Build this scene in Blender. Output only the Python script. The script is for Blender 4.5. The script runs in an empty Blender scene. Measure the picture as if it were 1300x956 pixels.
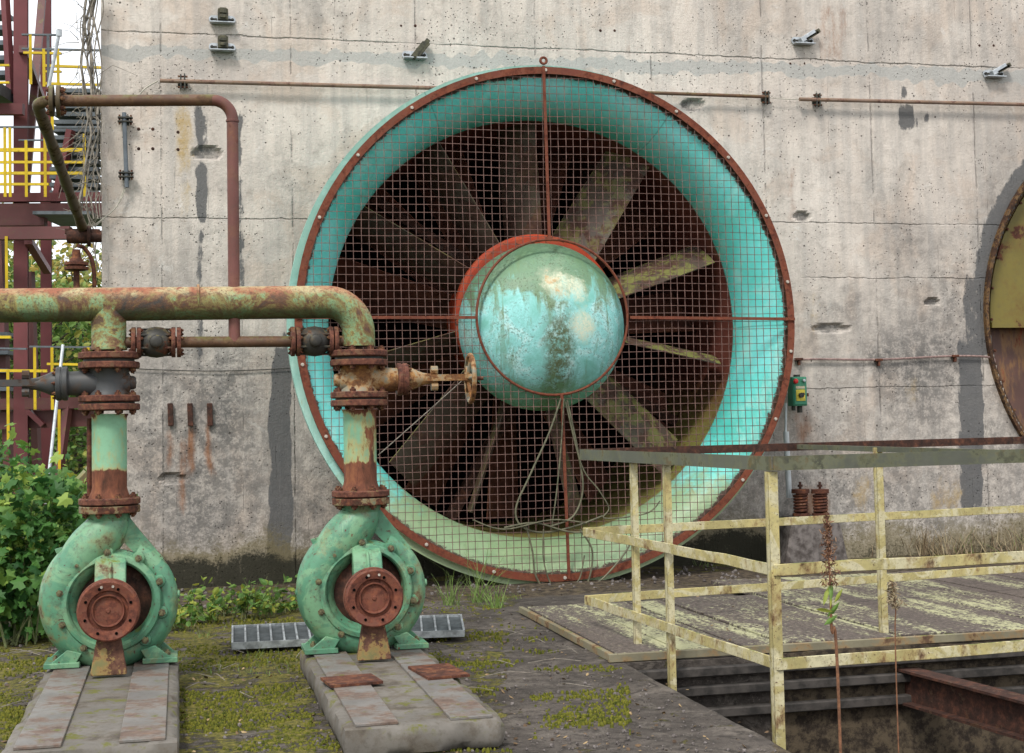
import bpy, bmesh, math, random
from mathutils import Vector, Matrix, noise
random.seed(7)
PI = math.pi
C = bpy.context.scene.collection
SC = bpy.context.scene
V = Vector

# ------------------------------------------------------------------ camera (50 mm, looking a little right and up)
F_PX, CX, CY, H = 1806.0, 650.0, 433.5, 1.30
YAW = math.radians(13.2); PITCH = math.atan(102/F_PX); ROLL = 0.020
f0 = V((math.sin(YAW)*math.cos(PITCH), math.cos(YAW)*math.cos(PITCH), math.sin(PITCH)))
r0 = V((math.cos(YAW), -math.sin(YAW), 0)); u0 = r0.cross(f0)
Ur = (u0 + ROLL*r0).normalized(); Rr = (r0 - ROLL*u0).normalized()
EYE = V((0, 0, H))
def ray(x, y): return f0 + Rr*((x-CX)/F_PX) - Ur*((y-CY)/F_PX)
def aY(x, y, Y): r = ray(x, y); return EYE + r*(Y/r.y)
def aZ(x, y, z): r = ray(x, y); return EYE + r*((z-H)/r.z)
def aD(x, y, d): return EYE + ray(x, y)*d
def proj(p):
    q = p - EYE; d = q.dot(f0)
    return CX + F_PX*q.dot(Rr)/d, CY - F_PX*q.dot(Ur)/d, d

cam = bpy.data.cameras.new('camera'); co = bpy.data.objects.new('camera', cam); C.objects.link(co)
cam.sensor_width = 36; cam.lens = 36*F_PX/1300; cam.clip_end = 3000; cam.clip_start = .05
cam.shift_y = -(478-CY)/1300.0
M = Matrix.Identity(4)
for i in range(3): M[i][0] = Rr[i]; M[i][1] = Ur[i]; M[i][2] = -f0[i]; M[i][3] = EYE[i]
co.matrix_world = M; SC.camera = co

# ------------------------------------------------------------------ node helper
class NT:
    def __init__(s, tree): s.t = tree
    def n(s, typ, **k):
        nd = s.t.nodes.new(typ)
        for a, b in k.items(): setattr(nd, a, b)
        return nd
    def set(s, sock, v):
        if isinstance(v, bpy.types.NodeSocket): s.t.links.new(v, sock)
        elif v is not None:
            if sock.type == 'RGBA' and len(v) == 3: v = (*v, 1)
            sock.default_value = v
    def math(s, op, a, b=None, c=None, clamp=False):
        nd = s.n('ShaderNodeMath', operation=op, use_clamp=clamp)
        s.set(nd.inputs[0], a)
        if b is not None: s.set(nd.inputs[1], b)
        if c is not None: s.set(nd.inputs[2], c)
        return nd.outputs[0]
    def step(s, v, lo, hi, a=0., b=1.):
        nd = s.n('ShaderNodeMapRange', interpolation_type='SMOOTHSTEP')
        for i, q in enumerate((v, lo, hi, a, b)): s.set(nd.inputs[i], q)
        return nd.outputs[0]
    def mix(s, f, a, b, mode='MIX'):
        nd = s.n('ShaderNodeMix', data_type='RGBA', blend_type=mode)
        s.set(nd.inputs[0], f); s.set(nd.inputs[6], a); s.set(nd.inputs[7], b)
        return nd.outputs[2]
    def noise(s, vec, scale, detail=6, rough=.6, dist=0.):
        nd = s.n('ShaderNodeTexNoise'); s.set(nd.inputs['Vector'], vec)
        nd.inputs['Scale'].default_value = scale; nd.inputs['Detail'].default_value = detail
        nd.inputs['Roughness'].default_value = rough; nd.inputs['Distortion'].default_value = dist
        return nd.outputs['Fac']
    def voro(s, vec, scale, feature='F1'):
        nd = s.n('ShaderNodeTexVoronoi', feature=feature); s.set(nd.inputs['Vector'], vec)
        nd.inputs['Scale'].default_value = scale
        return nd.outputs['Distance']
    def scl(s, vec, v, off=None):
        nd = s.n('ShaderNodeMapping'); s.set(nd.inputs[0], vec); nd.inputs['Scale'].default_value = v
        if off: nd.inputs['Location'].default_value = off
        return nd.outputs[0]
    def ramp(s, f, stops):
        nd = s.n('ShaderNodeValToRGB'); s.set(nd.inputs[0], f); cr = nd.color_ramp
        while len(cr.elements) < len(stops): cr.elements.new(.5)
        for e, (p, c) in zip(cr.elements, stops): e.position = p; e.color = (*c, 1)
        return nd.outputs[0]
    def xyz(s, vec):
        nd = s.n('ShaderNodeSeparateXYZ'); s.set(nd.inputs[0], vec); return nd.outputs
def new_mat(name):
    m = bpy.data.materials.new(name); m.use_nodes = True
    t = NT(m.node_tree); m.node_tree.nodes.clear()
    out = t.n('ShaderNodeOutputMaterial'); b = t.n('ShaderNodeBsdfPrincipled')
    m.node_tree.links.new(b.outputs[0], out.inputs[0])
    g = t.n('ShaderNodeNewGeometry')
    return m, t, b, g
def bump(t, b, h, strength=.4, dist=.01):
    nd = t.n('ShaderNodeBump'); nd.inputs['Strength'].default_value = strength; nd.inputs['Distance'].default_value = dist
    t.set(nd.inputs['Height'], h); t.set(b.inputs['Normal'], nd.outputs[0])

RUST = ((.022, .010, .007), (.085, .030, .018), (.22, .085, .035))
def rusty(name, paint, cover=.5, scale=5., rust=RUST, streak=1., halo=.5, halocol=(.30, .16, .05), moss=0., spec=.3,
          rough=.55, dirt=.3, speck=.0, bstr=.5, soft=.025, mosscol=(.13, .15, .03), var=None, zr=None):
    """painted metal; cover = share gone to rust"""
    m, t, b, g = new_mat(name)
    P = g.outputs['Position']
    PS = t.scl(P, (1, 1, streak))
    n1 = t.noise(PS, scale, 9, .68)
    thr = .5 + (.5-cover)*.45
    if zr: n1 = t.math('ADD', n1, t.math('ADD', t.math('MULTIPLY', t.step(t.xyz(P)[2], zr[0]-.03, zr[0]+.04, 1., 0.), .32), t.math('MULTIPLY', t.step(t.xyz(P)[2], zr[1]-.05, zr[1]), .13)))
    mask = t.step(n1, thr-soft, thr+soft)
    hal = t.step(n1, thr-.11, thr)
    f = t.noise(P, scale*7, 8, .7)
    big = t.noise(P, scale*.45, 4, .6, .5)
    rc = t.ramp(t.noise(PS, scale*2.6, 9, .72), ((.33, rust[0]), (.52, rust[1]), (.70, rust[2])))
    pc = t.mix(t.step(big, .35, .65), tuple(c*.78 for c in paint), tuple(min(1, c*1.08) for c in paint))
    if var: pc = t.mix(t.step(t.noise(P, scale*.8, 6, .7, 1.), .47, .56), pc, var)
    pc = t.mix(t.math('MULTIPLY', t.step(f, .45, .75), dirt), pc, (.07, .06, .045))
    pc = t.mix(t.math('MULTIPLY', hal, halo), pc, halocol)
    col = t.mix(mask, pc, rc)
    if speck:
        s = t.step(t.noise(P, scale*14, 3, .6), .66-speck*.1, .69-speck*.1)
        col = t.mix(s, col, rc)
    if moss:
        nz = t.xyz(g.outputs['Normal'])[2]
        mm = t.math('MULTIPLY', t.step(nz, -.2, .9), t.step(t.noise(P, scale*1.7, 7, .7), .62-moss*.25, .70-moss*.2))
        col = t.mix(mm, col, mosscol)
    t.set(b.inputs['Base Color'], col)
    t.set(b.inputs['Roughness'], t.math('MULTIPLY_ADD', mask, .88-rough, rough))
    b.inputs['Specular IOR Level'].default_value = spec
    hh = t.math('ADD', t.math('MULTIPLY', f, t.math('MULTIPLY_ADD', mask, .7, .15)), t.math('MULTIPLY', mask, -.35))
    bump(t, b, hh, bstr, .006)
    return m
def plain(name, col, rough=.6, metal=0., var=.25, scale=12., spec=.4, col2=None):
    m, t, b, g = new_mat(name)
    P = g.outputs['Position']
    f = t.noise(P, scale, 8, .65)
    c2 = col2 or tuple(c*(1-var) for c in col)
    t.set(b.inputs['Base Color'], t.mix(t.step(f, .35, .65), c2, col))
    b.inputs['Roughness'].default_value = rough; b.inputs['Metallic'].default_value = metal
    b.inputs['Specular IOR Level'].default_value = spec
    bump(t, b, f, .25, .004)
    return m

# ------------------------------------------------------------------ mesh helper
ORG = {}
class MB:
    def __init__(s): s.v = []; s.f = []; s.mi = []; s.cur = 0
    def add(s, vs, fs):
        o = len(s.v); s.v += [V(p) for p in vs]; s.f += [tuple(i+o for i in f) for f in fs]; s.mi += [s.cur]*len(fs)
        return s
    def box(s, c, sz, R=None):
        c = V(c); hx, hy, hz = sz[0]/2, sz[1]/2, sz[2]/2
        vs = [V((a*hx, b*hy, d*hz)) for a in (-1, 1) for b in (-1, 1) for d in (-1, 1)]
        if R is not None: vs = [R @ v for v in vs]
        return s.add([c+v for v in vs], [(0,1,3,2), (4,6,7,5), (0,4,5,1), (2,3,7,6), (0,2,6,4), (1,5,7,3)])
    def bar(s, p, q, w, h, up=(0, 0, 1)):
        """box from p to q, w sideways, h along up"""
        p, q = V(p), V(q); a = (q-p).normalized(); side = a.cross(V(up))
        if side.length < 1e-5: side = a.cross(V((0, 1, 0)))
        side.normalize(); u = side.cross(a)
        vs = [e + side*(i*w/2) + u*(j*h/2) for e in (p, q) for i, j in ((-1,-1), (1,-1), (1,1), (-1,1))]
        return s.add(vs, [(0,3,2,1), (4,5,6,7), (0,1,5,4), (1,2,6,5), (2,3,7,6), (3,0,4,7)])
    def tube(s, pts, r, n=10, cap=True, closed=False):
        pts = [V(p) for p in pts]; m = len(pts)
        rs = r if isinstance(r, (list, tuple)) else [r]*m
        tg = []
        for i in range(m):
            a = pts[(i-1) % m] if (i or closed) else pts[0]
            b = pts[(i+1) % m] if (i < m-1 or closed) else pts[-1]
            tg.append((b-a).normalized())
        nrm = tg[0].orthogonal().normalized(); vs = []
        for i in range(m):
            nrm = (nrm - tg[i]*nrm.dot(tg[i])).normalized(); bn = tg[i].cross(nrm)
            for k in range(n):
                a = 2*PI*k/n; vs.append(pts[i] + (nrm*math.cos(a) + bn*math.sin(a))*rs[i])
        fs = []
        for i in range(m if closed else m-1):
            j = (i+1) % m
            for k in range(n):
                l = (k+1) % n; fs.append((i*n+k, i*n+l, j*n+l, j*n+k))
        if cap and not closed: fs += [tuple(range(n-1, -1, -1)), tuple((m-1)*n+k for k in range(n))]
        return s.add(vs, fs)
    def lathe(s, c, axis, prof, n=32, ref=None, closed=False):
        """prof = [(radius, along axis)]"""
        c = V(c); a = V(axis).normalized(); e = V(ref).normalized() if ref else a.orthogonal().normalized(); g = a.cross(e)
        vs, fs = [], []; rings = []
        for r, h in prof:
            if r < 1e-6: rings.append([len(vs)]); vs.append(c+a*h)
            else:
                rings.append(list(range(len(vs), len(vs)+n)))
                for k in range(n):
                    t = 2*PI*k/n; vs.append(c + a*h + (e*math.cos(t)+g*math.sin(t))*r)
        pairs = list(zip(rings, rings[1:])) + ([(rings[-1], rings[0])] if closed else [])
        for A, B in pairs:
            for k in range(n):
                l = (k+1) % n
                if len(A) == 1 and len(B) == 1: continue
                if len(A) == 1: fs.append((A[0], B[l], B[k]))
                elif len(B) == 1: fs.append((A[k], A[l], B[0]))
                else: fs.append((A[k], A[l], B[l], B[k]))
        return s.add(vs, fs)
    def cyl(s, p, q, r, n=16, r2=None):
        p, q = V(p), V(q); L = (q-p).length
        return s.lathe(p, q-p, [(0, 0), (r, 0), (r if r2 is None else r2, L), (0, L)], n)
    def prism(s, poly, ext):
        n = len(poly); ext = V(ext); P = [V(p) for p in poly]
        return s.add(P+[p+ext for p in P], [tuple(range(n-1, -1, -1)), tuple(range(n, 2*n))] + [(i, (i+1) % n, n+(i+1) % n, n+i) for i in range(n)])
    def bolts(s, c, axis, R, k, r=.012, h=.014, ph=0., ref=None):
        c = V(c); a = V(axis).normalized(); e = V(ref).normalized() if ref else a.orthogonal().normalized(); g = a.cross(e)
        for i in range(k):
            t = 2*PI*i/k+ph; p = c + (e*math.cos(t)+g*math.sin(t))*R
            s.lathe(p, a, [(0, 0), (r, 0), (r, h), (r*.5, h), (r*.5, h*1.7), (0, h*1.7)], 6)
        return s
    def build(s, name, mat, parent=None, bev=0., ang=35, smooth=True, label=None, cat=None, group=None, kind=None, recalc=True):
        if parent is not None: org = ORG[parent.name]
        else:
            xs = [v.x for v in s.v]; ys = [v.y for v in s.v]; zs = [v.z for v in s.v]
            org = V(((min(xs)+max(xs))/2, (min(ys)+max(ys))/2, min(zs)))
        me = bpy.data.meshes.new(name); me.from_pydata([tuple(v-org) for v in s.v], [], s.f); me.update()
        mats = mat if isinstance(mat, (list, tuple)) else [mat]
        for mm in mats: me.materials.append(mm)
        if len(mats) > 1: me.polygons.foreach_set('material_index', s.mi)
        if smooth or bev or recalc:
            bm = bmesh.new(); bm.from_mesh(me)
            if recalc: bmesh.ops.recalc_face_normals(bm, faces=bm.faces)
            if bev:
                es = [e for e in bm.edges if len(e.link_faces) == 2 and e.calc_face_angle(0) > math.radians(50)]
                bmesh.ops.bevel(bm, geom=es, offset=bev, segments=1, affect='EDGES', profile=.5, clamp_overlap=True)
            if smooth:
                for f in bm.faces: f.smooth = True
                for e in bm.edges:
                    if len(e.link_faces) == 2 and e.calc_face_angle(0) > math.radians(ang): e.smooth = False
            bm.to_mesh(me); bm.free()
        o = bpy.data.objects.new(name, me); C.objects.link(o)
        if parent is not None: o.parent = parent
        else: o.location = org
        ORG[o.name] = org
        tag(o, label, cat, group, kind)
        return o
def tag(o, label=None, cat=None, group=None, kind=None):
    if label: o['label'] = label
    if cat: o['category'] = cat
    if group: o['group'] = group
    if kind: o['kind'] = kind
    return o
def bolt_obj(p, axis, r, h, parent, mat, name='bolt', n=6):
    mb = MB(); mb.lathe(p, axis, [(0, 0), (r, 0), (r*.97, h), (r*.55, h*1.02), (r*.52, h*1.65), (0, h*1.7)], n)
    return mb.build(name, mat, parent, ang=25)
def boltring(c, axis, R, k, r, h, parent, mat, name='bolt', ph=0., ref=None):
    c = V(c); a = V(axis).normalized(); e = V(ref).normalized() if ref else a.orthogonal().normalized(); g = a.cross(e)
    for i in range(k):
        t = 2*PI*i/k+ph; bolt_obj(c+(e*math.cos(t)+g*math.sin(t))*R, a, r*random.uniform(.9, 1.1), h*random.uniform(.85, 1.2), parent, mat, name)
def thing(name, loc, label, cat, group=None):
    o = bpy.data.objects.new(name, None); C.objects.link(o); o.location = loc; o.empty_display_size = .1
    ORG[o.name] = V(loc); return tag(o, label, cat, group)
def copy_tree(o, parent=None, delta=None):
    c = o.copy(); C.objects.link(c); c.parent = parent
    if delta is not None: c.location = o.location + V(delta)
    for ch in list(o.children): copy_tree(ch, c)
    return c
def smoothpath(pts, k=6):
    pts = [V(p) for p in pts]; out = []
    for i in range(len(pts)-1):
        p0 = pts[max(i-1, 0)]; p1 = pts[i]; p2 = pts[i+1]; p3 = pts[min(i+2, len(pts)-1)]
        for j in range(k):
            t = j/k
            out.append(.5*((2*p1)+(p2-p0)*t+(2*p0-5*p1+4*p2-p3)*t*t+(3*p1-p0-3*p2+p3)*t**3))
    return out+[pts[-1]]
def elbow(a, corner, b, R, k=10):
    """path a -> corner -> b with a rounded corner of radius R"""
    a, c, b = V(a), V(corner), V(b); d1 = (a-c).normalized(); d2 = (b-c).normalized()
    th = d1.angle(d2); L = R/math.tan(th/2); p1 = c+d1*L; p2 = c+d2*L
    bis = (d1+d2).normalized(); cen = c + bis*(R/math.sin(th/2)); out = [a]
    v1 = p1-cen; v2 = p2-cen; tot = v1.angle(v2)
    for i in range(k+1):
        t = i/k; out.append(cen + (v1*math.sin((1-t)*tot)+v2*math.sin(t*tot))/math.sin(tot))
    return out+[b]
def lerp(a, b, t): return a+(b-a)*t
def ssm(a, b, x):
    t = min(1, max(0, (x-a)/(b-a))); return t*t*(3-2*t)

# ------------------------------------------------------------------ materials
Z1a, Z1b, Z2a, Z2b, Z3a, Z3b = 1.695, 1.61, 1.475, 1.40, .96, .885
def concrete_mat():
    m, t, b, g = new_mat('concrete_wall')
    P = g.outputs['Position']; X, Y, Z = t.xyz(P)
    A = t.n('ShaderNodeAttribute', attribute_name='stain'); B = t.n('ShaderNodeAttribute', attribute_name='stain2')
    a = t.n('ShaderNodeSeparateColor'); t.set(a.inputs[0], A.outputs['Color'])
    c = t.n('ShaderNodeSeparateColor'); t.set(c.inputs[0], B.outputs['Color'])
    n1 = t.noise(P, 1.1, 8, .62, .3); n2 = t.noise(P, 9, 9, .72); n3 = t.noise(P, 45, 6, .7)
    board = t.noise(t.scl(P, (5.5, 1, .35)), 2.2, 5, .6)
    col = t.ramp(n1, ((.34, (.455, .405, .36)), (.5, (.575, .512, .45)), (.66, (.64, .58, .515))))
    col = t.mix(t.math('MULTIPLY', t.step(t.noise(P, 1.7, 6, .6, .6), .50, .62), .5), col, (.50, .395, .315))
    col = t.mix(t.math('MULTIPLY', t.step(board, .35, .68), .42), col, (.30, .29, .275))
    col = t.mix(t.math('MULTIPLY', t.step(n2, .50, .68), .42), col, (.27, .24, .21))
    col = t.mix(t.math('MULTIPLY', t.step(n3, .54, .70), .45), col, (.68, .61, .53))
    col = t.mix(t.math('MULTIPLY', t.step(t.noise(t.scl(P, (1.5, 1, .6)), 2.6, 9, .8, .5), .55, .62), .28), col, (.27, .25, .225))
    # small pale lime scabs
    col = t.mix(t.math('MULTIPLY', t.step(t.noise(P, 5.5, 7, .75, .8), .60, .66), .5), col, (.62, .59, .55))
    # formwork seams
    wob = t.math('MULTIPLY', t.math('SUBTRACT', t.noise(P, 2.5, 5, .7), .5), .03)
    fx = t.math('PINGPONG', t.math('ADD', t.math('ADD', X, wob), .13), .535)
    brk = t.step(t.noise(t.scl(P, (1, 1, 1), (3, 1, 7)), 3.2, 6, .75), .44, .56)
    seam = t.math('MULTIPLY', t.step(fx, .0, .011, 1., 0.), brk)
    fx2 = t.math('PINGPONG', t.math('ADD', t.math('ADD', X, wob), .02), .1337)
    seam2 = t.math('MULTIPLY', t.step(fx2, .0, .006, 1., 0.), t.step(t.noise(t.scl(P, (1, 1, .4)), 4.2, 5, .7), .54, .62))
    hz = None
    wobz = t.math('MULTIPLY', t.math('SUBTRACT', t.noise(P, 3.1, 7, .75), .5), .07)
    for zz, x0, x1, wd in JOINTS:
        d = t.math('ABSOLUTE', t.math('SUBTRACT', t.math('ADD', Z, wobz), zz))
        l = t.math('MULTIPLY', t.step(d, .0, wd, 1., 0.), t.math('MULTIPLY', t.step(X, x0-.1, x0+.1), t.step(X, x1-.1, x1+.1, 1., 0.)))
        hz = l if hz is None else t.math('MAXIMUM', hz, l)
    brk2 = t.step(t.noise(P, 2.3, 6, .75), .40, .52, .25, 1.)
    hz = t.math('MULTIPLY', hz, brk2)
    lines = t.math('MAXIMUM', t.math('MAXIMUM', t.math('MULTIPLY', seam, .8), t.math('MULTIPLY', seam2, .3)), hz)
    # bug holes
    pit = t.math('MULTIPLY', t.step(t.voro(P, 30), .08, .20, 1., 0.), t.step(t.math('ADD', t.noise(P, 1.9, 4, .6), t.math('MULTIPLY', n2, .4)), .68, .76))
    pit2 = t.math('MULTIPLY', t.step(t.voro(P, 7), .045, .075, 1., 0.), t.step(n1, .45, .55))
    pits = t.math('MAXIMUM', pit, pit2)
    # stains painted on the wall
    def edge(v, sc, w=.10, amp=.9, st=1.):
        nn = t.math('SUBTRACT', t.noise(t.scl(P, (1, 1, st)), sc, 9, .75), .5)
        vv = t.math('ADD', v, t.math('MULTIPLY', nn, amp))
        return t.math('MULTIPLY', t.step(vv, .5-w, .5+w), t.step(v, .02, .12))
    grime = t.math('MULTIPLY', t.math('MULTIPLY', a.outputs[1], 1.15), t.step(t.math('ADD', t.math('MULTIPLY', n2, .75), t.math('MULTIPLY', n3, .45)), .50, .66, .42, 1.), clamp=True)
    col = t.mix(t.math('MULTIPLY', grime, .92), col, (.085, .083, .080))
    band = edge(c.outputs[1], 6, .14, .7)
    col = t.mix(t.math('MULTIPLY', band, .75), col, t.mix(n2, (.30, .305, .29), (.40, .40, .38)))
    och = edge(a.outputs[2], 12, .30, 1.5, .5)
    col = t.mix(t.math('MULTIPLY', och, t.step(n2, .38, .60, .35, .85)), col, t.mix(n3, (.40, .25, .04), (.36, .28, .17)))
    rs = edge(c.outputs[0], 14, .35, 1.6, .35)
    col = t.mix(t.math('MULTIPLY', rs, .8), col, t.mix(n2, (.30, .12, .04), (.14, .06, .03)))
    col = t.mix(t.math('MULTIPLY', lines, .42), col, (.10, .09, .08))
    col = t.mix(t.math('MULTIPLY', pits, .8), col, (.075, .065, .055))
    tar = edge(a.outputs[0], 13, .10, 1.35, .5)
    col = t.mix(t.math('MULTIPLY', tar, .9), col, t.mix(n3, (.060, .062, .066), (.12, .12, .12)))
    mo = t.math('ADD', c.outputs[2], t.math('MULTIPLY', t.math('SUBTRACT', t.math('MULTIPLY', t.math('ADD', n2, n3), .5), .5), 1.5))
    col = t.mix(t.math('MULTIPLY', t.step(mo, .18, .62), .7), col, (.155, .125, .055))
    col = t.mix(t.math('MULTIPLY', t.step(mo, .62, .92), .93), col, (.018, .018, .012))
    t.set(b.inputs['Base Color'], col)
    b.inputs['Roughness'].default_value = .88; b.inputs['Specular IOR Level'].default_value = .25
    h = t.math('ADD', t.math('MULTIPLY', n2, .5), t.math('MULTIPLY', n3, .35))
    h = t.math('SUBTRACT', h, t.math('MULTIPLY', lines, .7)); h = t.math('SUBTRACT', h, t.math('MULTIPLY', pits, .8))
    h = t.math('ADD', h, t.math('MULTIPLY', board, .5))
    bump(t, b, h, .95, .018)
    return m

def ground_mat():
    m, t, b, g = new_mat('ground_concrete')
    P = g.outputs['Position']
    A = t.n('ShaderNodeAttribute', attribute_name='cover'); a = t.n('ShaderNodeSeparateColor'); t.set(a.inputs[0], A.outputs['Color'])
    n1 = t.noise(P, 1.4, 8, .65); n2 = t.noise(P, 14, 9, .75); n3 = t.noise(P, 90, 4, .7)
    col = t.ramp(n1, ((.35, (.040, .033, .028)), (.52, (.075, .063, .054)), (.68, (.125, .105, .088))))
    col = t.mix(t.math('MULTIPLY', t.step(n2, .46, .60), .75), col, (.022, .018, .015))
    col = t.mix(t.math('MULTIPLY', t.step(t.noise(P, 4.5, 9, .8, .6), .52, .60), .5), col, (.15, .13, .11))
    crk = t.voro(t.scl(P, (1, 1, 1)), 1.1, 'DISTANCE_TO_EDGE')
    col = t.mix(t.math('MULTIPLY', t.step(t.math('ADD', crk, t.math('MULTIPLY', t.math('SUBTRACT', n2, .5), .03)), .0, .010, .8, 0.), t.step(n1, .45, .55)), col, (.015, .012, .010))
    col = t.mix(t.math('MULTIPLY', t.step(n3, .60, .70), .5), col, (.24, .21, .17))
    soil = t.step(t.math('ADD', a.outputs[1], t.math('MULTIPLY', t.math('SUBTRACT', n2, .5), .8)), .40, .60)
    col = t.mix(soil, col, t.mix(t.step(n2, .40, .60), (.020, .014, .010), (.095, .072, .046)))
    mv = t.math('ADD', a.outputs[0], t.math('MULTIPLY', t.math('SUBTRACT', t.noise(P, 5, 9, .72), .5), 2.0))
    moss = t.step(mv, .48, .62)
    mc = t.ramp(t.noise(P, 30, 6, .7), ((.35, (.035, .042, .008)), (.5, (.105, .095, .018)), (.66, (.20, .165, .035))))
    col = t.mix(moss, col, mc)
    col = t.mix(a.outputs[2], col, t.mix(n2, (.05, .09, .025), (.10, .12, .04)))
    t.set(b.inputs['Base Color'], col); b.inputs['Roughness'].default_value = .85; b.inputs['Specular IOR Level'].default_value = .3
    h = t.math('ADD', t.math('MULTIPLY', n2, .6), t.math('MULTIPLY', n3, .4))
    h = t.math('ADD', h, t.math('MULTIPLY', moss, t.math('MULTIPLY', t.noise(P, 60, 3, .6), 1.6)))
    bump(t, b, h, .9, .012)
    return m

def bell_mat(cen, R):
    m, t, b, g = new_mat('turquoise_bell_paint')
    P = g.outputs['Position']; L = t.n('ShaderNodeVectorMath', operation='SUBTRACT'); t.set(L.inputs[0], P); L.inputs[1].default_value = cen
    x, y, z = t.xyz(L.outputs[0])
    r = t.math('SQRT', t.math('ADD', t.math('MULTIPLY', x, x), t.math('MULTIPLY', z, z)))
    n1 = t.noise(P, 1.3, 6, .6); n2 = t.noise(P, 8, 9, .75); n3 = t.noise(P, 38, 6, .75)
    col = t.ramp(n1, ((.35, (.085, .55, .47)), (.5, (.14, .70, .64)), (.66, (.26, .79, .78))))
    col = t.mix(t.step(r, R*.995, R*1.0), col, t.mix(n2, (.12, .38, .32), (.42, .62, .52)))
    # paler chalky streaks
    col = t.mix(t.math('MULTIPLY', t.step(t.noise(t.scl(P, (3, 1, .5)), 3, 6, .7), .50, .68), .45), col, (.48, .72, .64))
    an = t.math('PINGPONG', t.math('ADD', t.math('ARCTAN2', z, x), 6.3), PI/6)
    col = t.mix(t.math('MULTIPLY', t.step(t.math('MULTIPLY', an, r), .0, .010, 1., 0.), .6), col, (.05, .20, .17))
    col = t.mix(t.math('MULTIPLY', t.step(t.noise(P, 2.4, 8, .75, .8), .50, .64), .45), col, (.42, .74, .68))
    # green algae in the lower part
    al = t.math('ADD', t.step(z, -.75, -1.75), t.math('MULTIPLY', t.math('SUBTRACT', n2, .5), 1.5))
    al = t.math('MULTIPLY', al, t.step(z, -.2, -.8))
    col = t.mix(t.math('MULTIPLY', t.step(al, .3, .85), .88), col, t.mix(n2, (.17, .24, .08), (.42, .48, .25)))
    col = t.mix(t.math('MULTIPLY', t.step(n3, .55, .72), t.step(z, 1.2, -1.9, .12, .55)), col, (.08, .13, .07))
    # rust speckle that creeps in from the rim
    rim = t.math('ADD', t.math('MULTIPLY', t.step(r, R*.93, R*.985), t.step(r, R*.985, R*1.0, 1., -1.)), t.math('MULTIPLY', t.math('SUBTRACT', t.noise(P, 14, 9, .8), .5), 1.6))
    col = t.mix(t.step(rim, .62, .80), col, (.06, .032, .018))
    spot = t.math('MULTIPLY', t.step(n3, .62, .68), t.step(t.noise(P, 2.2, 3, .5), .46, .58))
    col = t.mix(spot, col, (.12, .055, .02))
    run = t.step(t.noise(t.scl(P, (8, 1, .7)), 1.6, 6, .7), .66, .73)
    col = t.mix(t.math('MULTIPLY', run, .5), col, (.30, .20, .05))
    # worn duct metal beyond the throat
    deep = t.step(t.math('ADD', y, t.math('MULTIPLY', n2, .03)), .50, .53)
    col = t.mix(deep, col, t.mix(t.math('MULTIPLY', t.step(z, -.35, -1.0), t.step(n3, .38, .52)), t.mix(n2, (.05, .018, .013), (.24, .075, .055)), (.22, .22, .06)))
    t.set(b.inputs['Base Color'], col); t.set(b.inputs['Roughness'], t.math('MULTIPLY_ADD', n2, .35, .28)); b.inputs['Specular IOR Level'].default_value = .45
    bump(t, b, t.math('ADD', t.math('MULTIPLY', n3, .35), t.math('MULTIPLY', n1, .8)), .28, .01)
    return m

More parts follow.
